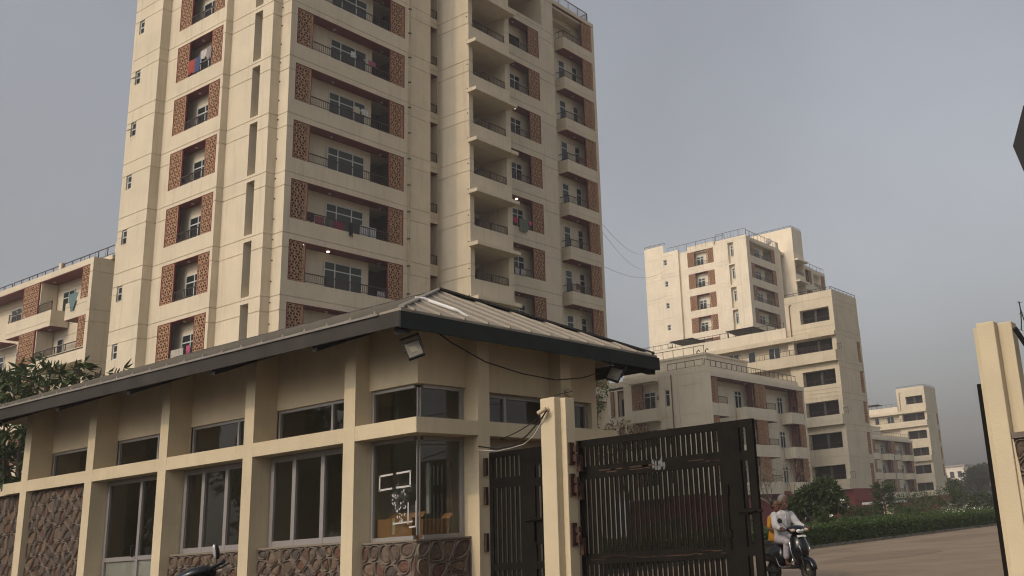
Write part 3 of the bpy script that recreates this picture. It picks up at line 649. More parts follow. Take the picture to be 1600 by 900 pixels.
# ------------------------------------------------------------------ far tower
def far_tower():
    t = thing('apartment_tower', 'distant cream tower with rooftop railings above the stair block', 'apartment tower', (-61.7, 115, 0))
    A0 = Fac(t, 'Y', 115.6); A = Fac(t, 'Y', 115.0); m_ = CREAMF
    g = [38.9-3.2*k+.25 for k in range(8)]+[38.9-3.2*k-2.45 for k in range(8)]
    A0.put('end_wall', hf_wall(-79, -75.6, 0, 41.1, (), g).mesh('end_wall', m_))
    A.put('side_wall', hf_wall(-75.7, -72.75, 0, 39.7, [(-75.32, -74.72, 37.8-3.2*k, 38.65-3.2*k, .15) for k in range(6)], g).mesh('side_wall', m_))
    wpart('return_wall', MB().poly([(-72.75, 115, 0), (-72.75, 115.4, 0), (-72.75, 115.4, 39.7), (-72.75, 115, 39.7)]), m_, t)
    B = Fac(t, 'Y', 115.4)
    B.put('loggia_wall', hf_wall(-72.75, -66.4, 0, 39.3, [(-71.45, -67.1, 36.82-3.2*k, 38.98-3.2*k, .7) for k in range(6)], g).mesh('loggia_wall', m_))
    C_ = Fac(t, 'Y', 115.0)
    C_.put('stair_wall', hf_wall(-66.4, -61.5, 0, 39.6, [(-64.5, -63.6, 36.05-3.2*k, 38.95-3.2*k, .5) for k in range(6)], g, vgroove=(-62.75,)).mesh('stair_wall', m_))
    wpart('return_wall', MB().poly([(-66.4, 115, 0), (-66.4, 115.4, 0), (-66.4, 115.4, 39.6), (-66.4, 115, 39.6)]), m_, t)
    for k in range(6):
        T = 38.98-3.2*k
        B.put('red_lining', lining_mesh(4.35, 2.16, .69), -71.45, T-2.16)
        B.put('jaali_screen', jaali_mesh(1.05, 2.1), -71.4, T-2.13, -.04); B.put('jaali_screen', jaali_mesh(1.05, 2.1), -68.2, T-2.13, -.04)
        B.put('railing', rail_mesh(2.1, .5), -70.34, T-2.15, -.03)
        window(B, -70.3, T-2.1, 1.2, 1.4, (1, 1), (1.3, .5), .66, bar=.09)
        window(A, -75.3, T-1.15, .56, .8, (1,), (1, 1), .1, bar=.07)
        window(C_, -64.3, T-1.95, .68, 1.5, (1, 1), (1.4, .5), .45, bar=.07)
    Fx = Fac(t, 'X', -61.5)
    Fx.put('front_wall', hf_wall(115, 125.2, 0, 39.4, [(115.95, 121.3, 36.82-3.2*k, 38.95-3.2*k, .8) for k in range(6)]+[(121.3, 123.3, 36.82-3.2*k, 38.95-3.2*k, 2.8) for k in range(6)], g).mesh('front_wall', m_))
    for k in range(6):
        T = 38.95-3.2*k
        Fx.put('red_lining', lining_mesh(7.35, 2.13, .79), 115.95, T-2.13)
        Fx.put('jaali_screen', jaali_mesh(.9, 2.0), 116.0, T-2.1, -.04); Fx.put('jaali_screen', jaali_mesh(.95, 2.0), 122.3, T-2.1, -.04)
        Fx.put('railing', rail_mesh(5.3, .5), 116.95, T-2.12, -.03)
        window(Fx, 117.7, T-2.05, 2.4, 1.5, (1, 1, 1), (1.2, .5), .76, bar=.08)
        Fx.put('shade_board', cached('dwf', lambda: MB().box(0, 1.98, -.01, 0, 0, 2.1).mesh('shade_board', DARK)), 121.31, T-2.12, -2.7)  # near-black board in place of the recess's own shade
    # rear higher wing
    Y = 126.6
    Lw = Fac(t, 'Y', Y); Lw.put('rear_wing_wall', hf_wall(-70, -60, 0, 42.85, (), g).mesh('rear_wing_wall', m_))
    R1 = Fac(t, 'X', -60); R1.put('rear_wing_side', hf_wall(Y, 129.9, 0, 42.85, [(126.95, 129.5, 35.8-3.2*k, 37.7-3.2*k, 2.5) for k in range(4)], g).mesh('rear_wing_side', m_))
    for k in range(4):
        slab_box(R1, 'ledge', Y-.2, 129.7, 37.72-3.2*k, 37.95-3.2*k, .003, .75, m_); R1.put('railing', rail_mesh(2.5, .5), 127, 35.82-3.2*k, -.05)
    R2 = Fac(t, 'X', -61.6); R2.put('rear_loggia_wall', hf_wall(129.9, 136.2, 0, 38.6, [(130.3, 131.6, 33.3, 38.0, 1.5)]+[(131.9, 135.6, 35.9-3.2*k, 38.1-3.2*k, .8) for k in range(4)], g).mesh('rear_loggia_wall', m_))
    R3 = Fac(t, 'X', -62.0); R3.put('rear_end_wall', hf_wall(136.2, 141.5, 0, 38.7, [(137, 139.8, 36-3.2*k, 38.2-3.2*k, .8) for k in range(4)], g).mesh('rear_end_wall', m_))
    for k in range(4):
        R3.put('jaali_screen', jaali_mesh(1.05, 2.1), 139.9, 36.05-3.2*k, .05); R2.put('jaali_screen', jaali_mesh(1.05, 2.1), 134.5, 35.95-3.2*k, -.04)
        R3.put('railing', rail_mesh(2.7, .5), 137.05, 36.01-3.2*k, -.03)
    wpart('roof_slab', MB().box(-78.9, -61.52, 115.65, 126.5, 38.8, 39.2), m_, t); wpart('roof_slab', MB().box(-70, -62.05, 126.62, 141, 38, 38.4), m_, t)
    wpart('roof_slab', MB().box(-70, -60.02, 126.62, 129.88, 42.4, 42.7), m_, t)
    A0.put('roof_railing', rail_mesh(3.6, .35, step=1, post=1), -79, 41.1, -.1); B.put('roof_railing', rail_mesh(9.6, 1.3, step=.9, post=1.6), -75.0, 39.3, -.5)
    C_.put('roof_railing', rail_mesh(4.9, .95, step=.9, post=1.2), -66.4, 39.62, -.1); Fx.put('roof_railing', rail_mesh(9, .95, step=.9, post=1.2), 115.2, 39.42, -.1)
    Lw.put('roof_railing', rail_mesh(9.8, .3, step=1, post=1), -70, 42.86, -.1); R1.put('roof_railing', rail_mesh(3.2, .3, step=1, post=1), Y+.05, 42.86, -.1)
    R3.put('roof_railing', rail_mesh(5, .8, step=.9, post=1.2), 136.3, 38.7, -.1); R2.put('roof_railing', rail_mesh(4, .8, step=.9, post=1.2), 131.5, 38.6, -.1)
    wpart('roof_tank_wall', MB().box(-72.0, -67.5, 116.4, 119, 39.2, 40.2), m_, t)
    d = MB(); d.ell((0, 0, 0), (.45, .12, .45), 12, 6); o = wpart('satellite_dish', MB().ell((-61.9, 122.6, 40.2), (.5, .16, .5), 14, 7).tube([(-61.9, 122.6, 39.4), (-61.9, 122.6, 40.2)], .05), ALU, t)
    wpart('roof_chimney', MB().box(-61.9, -61.55, 124.0, 124.9, 39.41, 40.4), m_, t)
far_tower()
# pale building in the haze
def pale_building():
    t = thing('building', 'tiny pale flat roofed building in the haze among far trees', 'building', (-104, 331, 0)); m_ = mat('far_pale_plaster', (.62, .56, .46), .9)
    wpart('wall', MB().box(-112, -102.4, 331, 343, 0, 14.6), m_, t); wpart('roof', MB().box(-112.4, -102.0, 330.6, 343.4, 14.61, 15.1), mat('far_roof', (.3, .27, .24), .8), t)
    wpart('lower_wing', MB().box(-125, -106, 324, 330.9, 0, 9.6), m_, t); wpart('lower_roof', MB().box(-125, -105.6, 323.6, 330.95, 9.61, 10.3), MAROON, t)
    wpart('jaali_screen', MB().box(-102.39, -102.3, 332, 334, 4, 9.4), JAALI, t)
    for i in range(3): wpart('window', MB().box(-110+2.6*i, -108.6+2.6*i, 330.9, 330.99, 11, 13), PANE, t)
pale_building()

# ------------------------------------------------------------------ rubble stone panels
STONES = [mat('stone_%s' % n, c, .9, var=.45, scale=16, bump=1.0, bscale=22) for n, c in (('brown', (.125, .088, .065)), ('ochre', (.19, .125, .08)), ('rust', (.145, .075, .052)), ('grey', (.10, .082, .07)), ('tan', (.165, .118, .085)))]
MORTAR = mat('mortar', (.20, .158, .122), .9, var=.3, scale=14, bump=.4, bscale=50)
def voronoi(u0, u1, v0, v1, su, sv, rr, jit=.36):
    pts = []
    nu = max(1, round((u1-u0)/su)); nv = max(1, round((v1-v0)/sv))
    for j in range(nv):
        for i in range(nu):
            off = .25 if j % 2 else -.25
            pts.append((u0+(i+.5+off+rr.uniform(-jit, jit))*(u1-u0)/nu, v0+(j+.5+rr.uniform(-jit, jit))*(v1-v0)/nv))
    out = []
    for i, p in enumerate(pts):
        poly = [(u0, v0), (u1, v0), (u1, v1), (u0, v1)]
        for k, q in enumerate(pts):
            if k == i or abs(q[0]-p[0]) > 3*su or abs(q[1]-p[1]) > 3*sv: continue
            mx, my = (p[0]+q[0])/2, (p[1]+q[1])/2; nx, ny = q[0]-p[0], q[1]-p[1]; new = []
            for a in range(len(poly)):
                A, B_ = poly[a], poly[(a+1) % len(poly)]
                da = (A[0]-mx)*nx+(A[1]-my)*ny; db = (B_[0]-mx)*nx+(B_[1]-my)*ny
                if da <= 0: new.append(A)
                if (da <= 0) != (db <= 0):
                    tt = da/(da-db); new.append((A[0]+(B_[0]-A[0])*tt, A[1]+(B_[1]-A[1])*tt))
            poly = new
            if len(poly) < 3: break
        if len(poly) >= 3: out.append(poly)
    return out
def shrink(poly, d):
    cx = sum(p[0] for p in poly)/len(poly); cy = sum(p[1] for p in poly)/len(poly); q = []
    for p in poly:
        L = math.hypot(p[0]-cx, p[1]-cy) or 1; f = max(.15, (L-d)/L); q.append((cx+(p[0]-cx)*f, cy+(p[1]-cy)*f))
    return q
def chamfer(poly, f=.24):
    q = []
    for i in range(len(poly)):
        a, b = poly[i], poly[(i+1) % len(poly)]
        q += [(a[0]+(b[0]-a[0])*f, a[1]+(b[1]-a[1])*f), (a[0]+(b[0]-a[0])*(1-f), a[1]+(b[1]-a[1])*(1-f))]
    return q
def stone_panel(F, name, u0, u1, v0, v1, w=0, su=.21, sv=.24, seed=1, thick=.16, jit=.36):
    rr = random.Random(seed); cells = voronoi(u0, u1, v0, v1, su, sv, rr, jit); mb = MB(); st = []
    mb.box(u0, u1, .012, thick, v0, v1)
    for c in cells:
        ch = lambda d: chamfer(chamfer(shrink(c, d)), .28)
        prof = [(ch(.002), .010), (ch(.010), -.006), (ch(.016), -.022), (ch(.024), -.022), (ch(.031), -.004), (ch(.036), .010)]
        n = len(prof[0][0]); b = len(mb.v)
        for pl, y_ in prof: mb.v += [(p[0], y_, p[1]) for p in pl]
        for q_ in range(len(prof)-1):
            for k in range(n):
                k2 = (k+1) % n; mb.f.append((b+q_*n+k, b+q_*n+k2, b+(q_+1)*n+k2, b+(q_+1)*n+k))
        s0 = chamfer(chamfer(shrink(c, rr.uniform(.040, .052))), .3); s1 = shrink(s0, rr.uniform(.014, .03)); h = rr.uniform(.0, .016); tl = rr.uniform(-.12, .12)
        ns = len(s0); cx = sum(p[0] for p in s1)/ns; sm = MB()
        sm.v = [(p[0], .006, p[1]) for p in s0]+[(p[0], -h-tl*(p[0]-cx), p[1]) for p in s1]
        sm.f = [(k, (k+1) % ns, ns+(k+1) % ns, ns+k) for k in range(ns)]+[tuple(ns+k for k in range(ns))]
        st.append(sm.mesh('stone', rr.choice(STONES)))
    po = F.put(name, mb.mesh(name, MORTAR), 0, 0, w)
    for s in st: obj('stone', s, po)
    return po

# ------------------------------------------------------------------ gatehouse
XG, YG = -10.53, 9.56
PIL = [(-21.75, -21.5), (-19.32, -19.07), (-16.92, -16.67), (-14.5, -14.25), (-12.07, -11.82)]
EX0, EX1, EY0, EY1, EZ = -23.3, -10.03, 8.83, 14.9, 4.20
AP = (-12.51, 11.85, 5.38); AP0 = (-20.6, 11.85, 5.38)
def gatehouse():
    t = thing('gatehouse', 'long cream gatehouse with grey metal hipped roof and stone plinths', 'gatehouse', (XG, YG, 0)); m_ = CREAM2
    ctop = lambda y: EZ-.06+(y-EY0)*(AP[2]-EZ)/(AP[1]-EY0)
    for i, (a, b) in enumerate(PIL):
        mb = MB(); mb.prism([(a, YG, 0), (a, YG+.42, 0), (a, YG+.42, ctop(YG+.42)), (a, YG, ctop(YG))], (b-a, 0, 0)); wpart('pillar', mb, m_, t)
    segs = [(-22.5, -21.75)]+[(PIL[i][1], PIL[i+1][0]) for i in range(4)]+[(PIL[4][1], XG-.42)]
    for a, b in segs: wpart('beam', MB().box(a+.001, b-.001, YG+.002, YG+.40, 2.665, 2.88), m_, t)
    wpart('beam', MB().box(XG-.42, XG, YG+.002, 10.768, 2.665, 2.88), m_, t)
    wpart('beam', MB().box(XG-.42, XG-.002, 11.012, 12.708, 2.665, 2.88), m_, t)
    wpart('beam', MB().box(XG-.42, XG-.002, 12.982, 14.24, 2.665, 2.88), m_, t)
    wpart('pillar', MB().box(XG-.40, XG, 10.77, 11.01, 0, 4.25), m_, t)
    wpart('pillar', MB().box(XG-.40, XG, 12.71, 12.98, 0, 4.25), m_, t)
    # upper walls and clerestory windows
    W1 = Fac(t, 'Y', YG+.41); R1 = Fac(t, 'X', XG-.38)
    for i in range(4):
        a, b = PIL[i][1], PIL[i+1][0]
        wpart('upper_wall', MB().box(a+.002, b-.002, YG+.405, YG+.55, 3.41, 4.62), m_, t)
        window(W1, a+.01, 2.885, b-a-.02, .52, (.62, .38), (1,), .06, pane=GLASS, fr=ALU, bar=.045, name='clerestory_window')
    wpart('upper_wall', MB().box(-11.818, XG-.25, YG+.25, YG+.40, 3.41, 4.42), m_, t)
    wpart('upper_wall', MB().box(XG-.40, XG-.25, YG+.402, 10.768, 3.41, 4.42), m_, t)
    wpart('upper_wall', MB().box(XG-.40, XG-.25, 11.012, 12.708, 3.38, 4.4), m_, t); wpart('upper_wall', MB().box(XG-.40, XG-.25, 12.982, 13.84, 3.38, 4.4), m_, t)
    C1 = Fac(t, 'Y', YG+.33); C2 = Fac(t, 'X', XG-.33)
    window(C1, -11.815, 2.885, 11.815-10.86, .52, (1,), (1,), 0, pane=GLASS, fr=ALU, bar=.05, name='corner_clerestory_window', skip=1)
    window(C2, YG+.365, 2.885, 10.765-YG-.37, .52, (1,), (1,), 0, pane=GLASS, fr=ALU, bar=.05, name='corner_clerestory_window', skip=0)
    window(R1, 11.015, 2.885, 1.69, .49, (.42, .58), (1,), 0, pane=GLASS, fr=ALU, bar=.06, name='clerestory_window')
    window(R1, 12.985, 2.885, .84, .49, (1,), (1,), 0, pane=GLASS, fr=ALU, bar=.06, name='clerestory_window')
    # bay 1: full-height rubble panel; bays 3, 4 and the corner: plinth with windows above; bay 2: door
    F0 = Fac(t, 'Y', YG)
    stone_panel(F0, 'stone_panel', -21.497, -19.322, 0, 2.66, -.12, .19, .235, 3, jit=.42)
    stone_panel(F0, 'stone_panel', -23.6, -21.755, 0, 2.66, -.2, .24, .27, 9)
    wpart('coping', MB().box(-23.6, -22.52, YG+.1, YG+.45, 2.665, 2.76), m_, t)
    for i, sd_ in ((2, 11), (3, 12)):
        a, b = PIL[i][1], PIL[i+1][0]
        stone_panel(F0, 'stone_plinth', a+.003, b-.003, 0, 1.235, -.17, .2, .21, sd_)
        wpart('sill', MB().box(a+.002, b-.002, YG+.15, YG+.5, 1.236, 1.266), mat('sill_cement', (.2, .165, .125), .85), t)
        window(Fac(t, 'Y', YG+.36), a+.02, 1.268, b-a-.04, 1.385, (.28, .33, .33, .08) if i == 3 else (.27, .31, .36, .06), (1,), 0, pane=GLASS, fr=ALU, bar=.085, name='sliding_window')
    stone_panel(F0, 'stone_plinth', -11.817, XG-.182, 0, 1.2, -.18, .24, .25, 13)
    FX = Fac(t, 'X', XG); stone_panel(FX, 'stone_plinth', YG+.182, 10.767, 0, 1.2, -.18, .25, .26, 14)
    wpart('sill', MB().box(-11.816, XG-.16, YG+.16, YG+.5, 1.202, 1.225), mat('sill_cement', None), t); wpart('sill', MB().box(XG-.5, XG-.16, YG+.501, 10.766, 1.202, 1.225), mat('sill_cement', None), t)
    wl_ = window(C1, -11.815, 1.227, 11.815-10.862, 1.43, (1,), (1,), 0, pane=GLASS, fr=ALU, bar=.055, name='corner_window', skip=1)
    wr_ = window(C2, YG+.363, 1.227, 10.765-YG-.366, 1.43, (1,), (1,), 0, pane=GLASS, fr=ALU, bar=.055, name='corner_window', skip=0)
    # white sticker remains on the corner glass
    def strip(pts, r=.014):
        mb = MB()
        for (a, b) in pts:
            dx, dz = b[0]-a[0], b[1]-a[1]; L = math.hypot(dx, dz); nx, nz = -dz/L*r, dx/L*r
            mb.poly([(a[0]+nx, -.001, a[1]+nz), (b[0]+nx*.8, -.001, b[1]+nz*.8), (b[0]-nx, -.001, b[1]-nz), (a[0]-nx*.9, -.001, a[1]-nz*.9)])
        return mb
    gx = lambda u: .955*u; gz = lambda v: 1.43*v
    mb = strip([((gx(.17), gz(.50)), (gx(.17), gz(.655))), ((gx(.15), gz(.645)), (gx(.46), gz(.655))), ((gx(.15), gz(.505)), (gx(.45), gz(.515))),
                ((gx(.54), gz(.655)), (gx(.86), gz(.665))), ((gx(.84), gz(.515)), (gx(.84), gz(.67))), ((gx(.54), gz(.515)), (gx(.86), gz(.52)))])
    rr = random.Random(3)
    for k in range(44):
        u = rr.uniform(.46, .74); v = rr.uniform(.17, .47); a = rr.uniform(-.7, .7); L = rr.uniform(.01, .045)
        q = strip([((gx(u), gz(v)), (gx(u)+L*math.sin(a), gz(v)+L*math.cos(a)))], rr.uniform(.005, .013)); b = len(mb.v); mb.v += q.v; mb.f += [tuple(b+i for i in f) for f in q.f]
    q = strip([((gx(.97), gz(.12)), (gx(.97), gz(.37))), ((gx(.48), gz(.165)), (gx(.9), gz(.175))), ((gx(.82), gz(.12)), (gx(.97), gz(.125))), ((gx(.8), gz(.15)), (gx(.8), gz(.36)))], .011); b = len(mb.v); mb.v += q.v; mb.f += [tuple(b+i for i in f) for f in q.f]
    o = tag(obj('sticker_residue', mb.mesh('sticker_residue', mat('sticker_paper', (.5, .48, .45), .85)), wl_), kind='stuff')
    # door in bay 2
    D = Fac(t, 'Y', YG+.33); a, b = PIL[1][1], PIL[2][0]
    d = window(D, a+.01, .02, b-a-.02, 2.63, (.53, .47), (.47, .53), 0, pane=GLASS, fr=ALU, bar=.075, name='glazed_door')
    wpart('door_paper', MB().box(a+.09, b-.09, YG+.337, YG+.34, .1, 1.22), mat('white_film', (.62, .60, .55), .7), t)
    wpart('door_handle', MB().tube([(a+1.06, YG+.28, 1.28), (a+1.06, YG+.24, 1.3), (a+1.06, YG+.24, 1.44), (a+1.06, YG+.28, 1.46)], .012), STEEL, t)
    # interior
    IN = mat('interior_wall', (.52, .46, .35), .9, var=.1, scale=1)
    wpart('inner_wall', MB().box(-21.7, XG-.41, 13.9, 14.0, 0, 4.5), IN, t); wpart('end_wall', MB().box(-21.74, -21.52, YG+.43, 13.89, 0, 4.6), m_, t)
    wpart('partition', MB().box(-16.85, -16.75, YG+.6, 13.89, 0, 3.9), IN, t); wpart('partition', MB().box(-12.02, -11.9, YG+.9, 13.89, 0, 3.9), IN, t)
    wpart('inner_ceiling', MB().box(-21.5, XG-.41, YG+.56, 13.89, 3.95, 4.0), IN, t)
    wpart('inner_floor', MB().box(-21.5, XG-.41, YG+.3, 13.89, .02, .1), IN, t)
    wpart('side_wall', MB().box(XG-.402, XG-.25, 11.014, 12.706, 0, 2.66), mat('dim_wall', (.30, .25, .18), .85), t); wpart('side_wall', MB().box(XG-.402, XG-.25, 12.984, 13.84, 0, 2.66), mat('dim_wall', None), t)
    wpart('end_wall', MB().box(XG-.6, XG-.252, 13.842, 13.99, 0, 4.3), m_, t)
    # roof: sheet slopes, ribs, fascia boards, rafters
    zt = EZ
    rf = MB()
    A, B_, Cc, D_ = (EX0, EY0, zt), (EX1, EY0, zt), (EX1, EY1, zt), (EX0, EY1, zt)
    for q in ([A, B_, AP, AP0], [B_, Cc, AP], [Cc, D_, AP0, AP], [D_, A, AP0]): rf.prism(q, (0, 0, .035))
    roof = wpart('roof', rf, ROOF, t)
    def rib(p, q): return MB().prism([(p[0]-.0, p[1]-.016, p[2]+.03), (p[0], p[1]+.016, p[2]+.03), (p[0], p[1]+.01, p[2]+.066), (p[0], p[1]-.01, p[2]+.066)], (q[0]-p[0], q[1]-p[1], q[2]-p[2]))
    k = 0; y = EY0+.22
    while y < EY1-.1:
        f = (y-EY0)/(AP[1]-EY0) if y < AP[1] else (EY1-y)/(EY1-AP[1])
        p = (EX1+.03, y, zt-.012); q = (EX1+(AP[0]-EX1)*f, y, zt+(AP[2]-zt)*f)
        wpart('roof_rib', rib(p, q), ROOF, roof); y += .47
    x = EX0+.3
    while x < EX1-.1:
        f = 1 if AP0[0] < x < AP[0] else ((EX1-x)/(EX1-AP[0]) if x >= AP[0] else (x-EX0)/(AP0[0]-EX0))
        f = max(0, min(1, f)); q = (x, EY0+(AP[1]-EY0)*f, zt+(AP[2]-zt)*f); p = (x, EY0-.05, zt-.012)
        mb = MB().prism([(x-.02, p[1], p[2]+.03), (x+.02, p[1], p[2]+.03), (x+.012, p[1], p[2]+.07), (x-.012, p[1], p[2]+.07)], (0, q[1]-p[1], q[2]-p[2])); wpart('roof_rib', mb, ROOF, roof); x += .5
    HC = mat('hip_flashing', (.27, .245, .21), .5, var=.3, scale=3)
    wpart('hip_flashing', MB().prism([(EX1-.06, EY0-.0, zt+.05), (EX1+.0, EY0+.05, zt+.05), (AP[0]+.03, AP[1]+.02, AP[2]+.06), (AP[0]-.03, AP[1]-.02, AP[2]+.06)], (0, 0, .03)), HC, roof)
    wpart('ridge_cap', MB().prism([(AP0[0], AP[1]-.13, AP[2]+.01), (AP0[0], AP[1], AP[2]+.075), (AP0[0], AP[1]+.13, AP[2]+.01)], (AP[0]-AP0[0], 0, 0)), STEEL, roof)
    wpart('hip_flashing', MB().prism([(EX1+.02, EY1-.1, zt+.05), (EX1-.1, EY1, zt+.05), (AP[0]-.07, AP[1]+.05, AP[2]+.06), (AP[0]+.07, AP[1]-.03, AP[2]+.06)], (0, 0, .035)), STEEL, roof)
    f0, f1 = .3, .78
    wpart('loose_pipe', MB().tube([(-11.03, 9.98, 4.74), (-10.97, 10.1, 4.73), (-10.93, 10.16, 4.70), (-10.55, 10.32, 4.52), (-10.5, 10.36, 4.49), (-10.4, 10.44, 4.40)], [.018, .026, .028, .028, .022, .018], 8), WHITE, roof)
    x = EX0; 
    wpart('front_fascia', MB().box(EX0, EX1-.001, EY0-.03, EY0, 3.985, zt-.002), FASC, t)
    wpart('side_fascia', MB().box(EX1, EX1+.03, EY0-.03, EY1+.03, 3.96, zt-.012), mat('shaded_fascia', (.030, .037, .034), .85, var=.2, scale=2, spec=.1), t)  # same board as the front fascia, shade on this side painted in
    wpart('rear_fascia', MB().box(EX0, EX1-.001, EY1, EY1+.03, 3.97, zt-.002), FASC, t)
    wpart('eave_flashing', MB().box(EX0, EX1-.4, EY0-.055, EY0-.032, zt-.012, zt+.018), HC, t)
    for x in (-11.82+.02, -14.25, -16.67, -19.0, -21.4):
        p = (x, EY0+.02, 3.985); dz = (AP[2]-zt)/(AP[1]-EY0)
        wpart('rafter', MB().prism([(x-.09, p[1], p[2]-.075), (x+.0, p[1], p[2]-.075), (x+.0, p[1], p[2]+.05), (x-.09, p[1], p[2]+.05)], (0, 2.6, 2.6*dz)), STEEL, t)
    wpart('rafter', MB().prism([(EX1-.16, EY0+.03, 3.90), (EX1-.02, EY0+.13, 3.90), (EX1-.02, EY0+.13, 4.05), (EX1-.16, EY0+.03, 4.05)], (-2.1, 2.5, 1.0)), STEEL, t)
    wpart('rafter', MB().prism([(EX1-.12, EY1-.16, 3.88), (EX1-.02, EY1-.06, 3.88), (EX1-.02, EY1-.06, 4.04), (EX1-.12, EY1-.16, 4.04)], (-2.1, -2.5, 1.0)), STEEL, t)
    wpart('eave_board', MB().box(XG-.02, EX1-.01, 13.95, EY1-.02, 4.09, 4.13), STEEL, t)
    return t
gatehouse()

def cable(name, label, pts, r=.008, m=WIRE, sag=0, n=14):
    P = [Vector(p) for p in pts]; path = []
    if len(P) == 2 and sag:
        for i in range(n+1):
            f = i/n; q = P[0].lerp(P[1], f); q.z -= sag*4*f*(1-f); path.append(q)
    else: path = P
    return tag(obj(name, MB().tube(path, r, 5).mesh(name, m)), label, 'cable')
# boxes behind the corner glass
def carton(label, loc, w, d, h, rz, flap=True):
    t = thing('cardboard_box', label, 'cardboard box', loc, rz)
    o = obj('carton', MB().box(-w/2, w/2, -d/2, d/2, 0, h).mesh('carton', CARD, bevel=.006), t)
    if flap: obj('flap', MB().prism([(-w/2, d/2, h), (w/2, d/2, h), (w/2*.95, d/2+.08, h+.07), (-w/2*.95, d/2+.08, h+.07)], (0, .004, .004)).mesh('flap', CARD), t)
    obj('tape', MB().box(-.03, .03, -d/2-.003, d/2, h*.35, h+.003).mesh('tape', mat('packing_tape', (.5, .42, .3), .4)), t)
    return t
tbl = thing('counter', 'low counter shelf behind the corner window glass', 'counter', (-11.3, 10.4, 0))
wpart('shelf', MB().box(-11.8, -10.98, 9.98, 10.75, 1.16, 1.2), mat('laminate', (.25, .2, .15), .5), tbl)
for x, y in ((-11.7, 10.05), (-11.7, 10.7), (-11.05, 10.7)): wpart('leg', MB().box(x-.02, x+.02, y-.02, y+.02, .1, 1.159), STEEL, tbl)
carton('orange brown carton with paper tag lying left behind the corner glass', (-11.43, 10.06, 1.2), .74, .2, .34, .03)
carton('open topped carton lying right behind the corner glass', (-11.06, 10.34, 1.2), .2, .5, .3, -.03)
cable('cable_coil', 'black cable hanging and coiled inside the corner window', [(-11.0, 10.66, 2.3), (-11.0, 10.68, 1.7), (-11.02, 10.66, 1.3), (-11.05, 10.6, 1.24), (-11.1, 10.66, 1.25), (-11.05, 10.7, 1.26), (-11.0, 10.62, 1.24)], .009)
ld = thing('floor_lamp_panel', 'white strip light standing upright inside the corner window', 'strip light', (-11.55, 10.74, 1.6)); obj('tube', MB().box(-.03, .03, -.02, .02, 0, .75).mesh('tube', WHITE), ld)

# floodlights under the eave
def flood(label, loc, rot, s=1):
    t = thing('floodlight', label, 'floodlight', loc); t.rotation_euler = rot
    obj('housing', MB().box(-.14*s, .14*s, 0, .05, -.17*s, .17*s).mesh('housing', STEEL, bevel=.012), t)
    obj('lens', MB().box(-.118*s, .118*s, -.006, -.001, -.148*s, .13*s).mesh('lens', mat('lamp_lens', (.17, .155, .125), .25, var=.15, scale=20)), t)
    obj('led_board', MB().box(-.06*s, .06*s, -.009, -.0065, -.07*s, .05*s).mesh('led_board', mat('led_board', (.20, .18, .13), .5)), t)
    obj('bracket', MB().box(-.165*s, -.15*s, .0, .03, -.02, .26*s).box(.15*s, .165*s, .0, .03, -.02, .26*s).box(-.165*s, .165*s, .0, .03, .2601*s, .28*s).mesh('bracket', STEEL), t)
flood('black framed floodlight under the left corner of the eave', (-10.10, 9.12, 3.72), (rad(-22), rad(-20), rad(46)), .8)
flood('small grey floodlight under the right end of the eave', (-10.12, 13.69, 3.80), (rad(-30), rad(22), rad(28)), .85)
cable('cable', 'thin black cable sagging below the right eave', [(-10.1, 9.4, 4.06), (-10.2, 9.95, 3.90), (-10.2, 10.61, 3.70), (-10.2, 11.4, 3.60), (-10.2, 12.19, 3.57), (-10.25, 12.96, 3.68), (-10.4, 13.6, 3.85)], .011)

# ------------------------------------------------------------------ gate pillars, gates, wall
def post(label, x, xs, y, ztop, w=.255, rust=True):
    t = thing('gate_pillar', label, 'gate pillar', (x, y, 0))
    wpart('shaft', MB().box(x, x+w, y, y+.44, 0, ztop), CREAM2, t, bevel=.012)
    wpart('shoulder', MB().box(xs[0], x-.001, y+.122, y+.32, 0, ztop-.02), CREAM2, t, bevel=.01)
    wpart('shoulder', MB().box(x+w+.001, xs[1], y+.122, y+.32, 0, ztop-.012), CREAM2, t, bevel=.01)
    return t
gl = post('cream notched gate pillar with camera between wicket and gate leaf', -9.04, (-9.12, -8.69), 10.45, 3.0)
gr_ = post('tall tilted looking cream gate pillar at the right edge', -2.87, (-2.94, -2.53), 10.35, 3.03, .19)
for z in (2.22, 1.8, 1.15):
    h = wpart('hinge', MB().box(-8.69, -8.66, 10.60, 10.70, z-.15, z+.15).box(-8.66, -8.60, 10.66, 10.72, z-.11, z-.01).box(-8.66, -8.60, 10.66, 10.72, z+.02, z+.10), RUST, gl)
for z in (2.1, 1.72, 1.0):
    wpart('hinge', MB().box(-8.66, -8.6, 10.74, 10.80, z-.12, z+.1), RUST, gl)
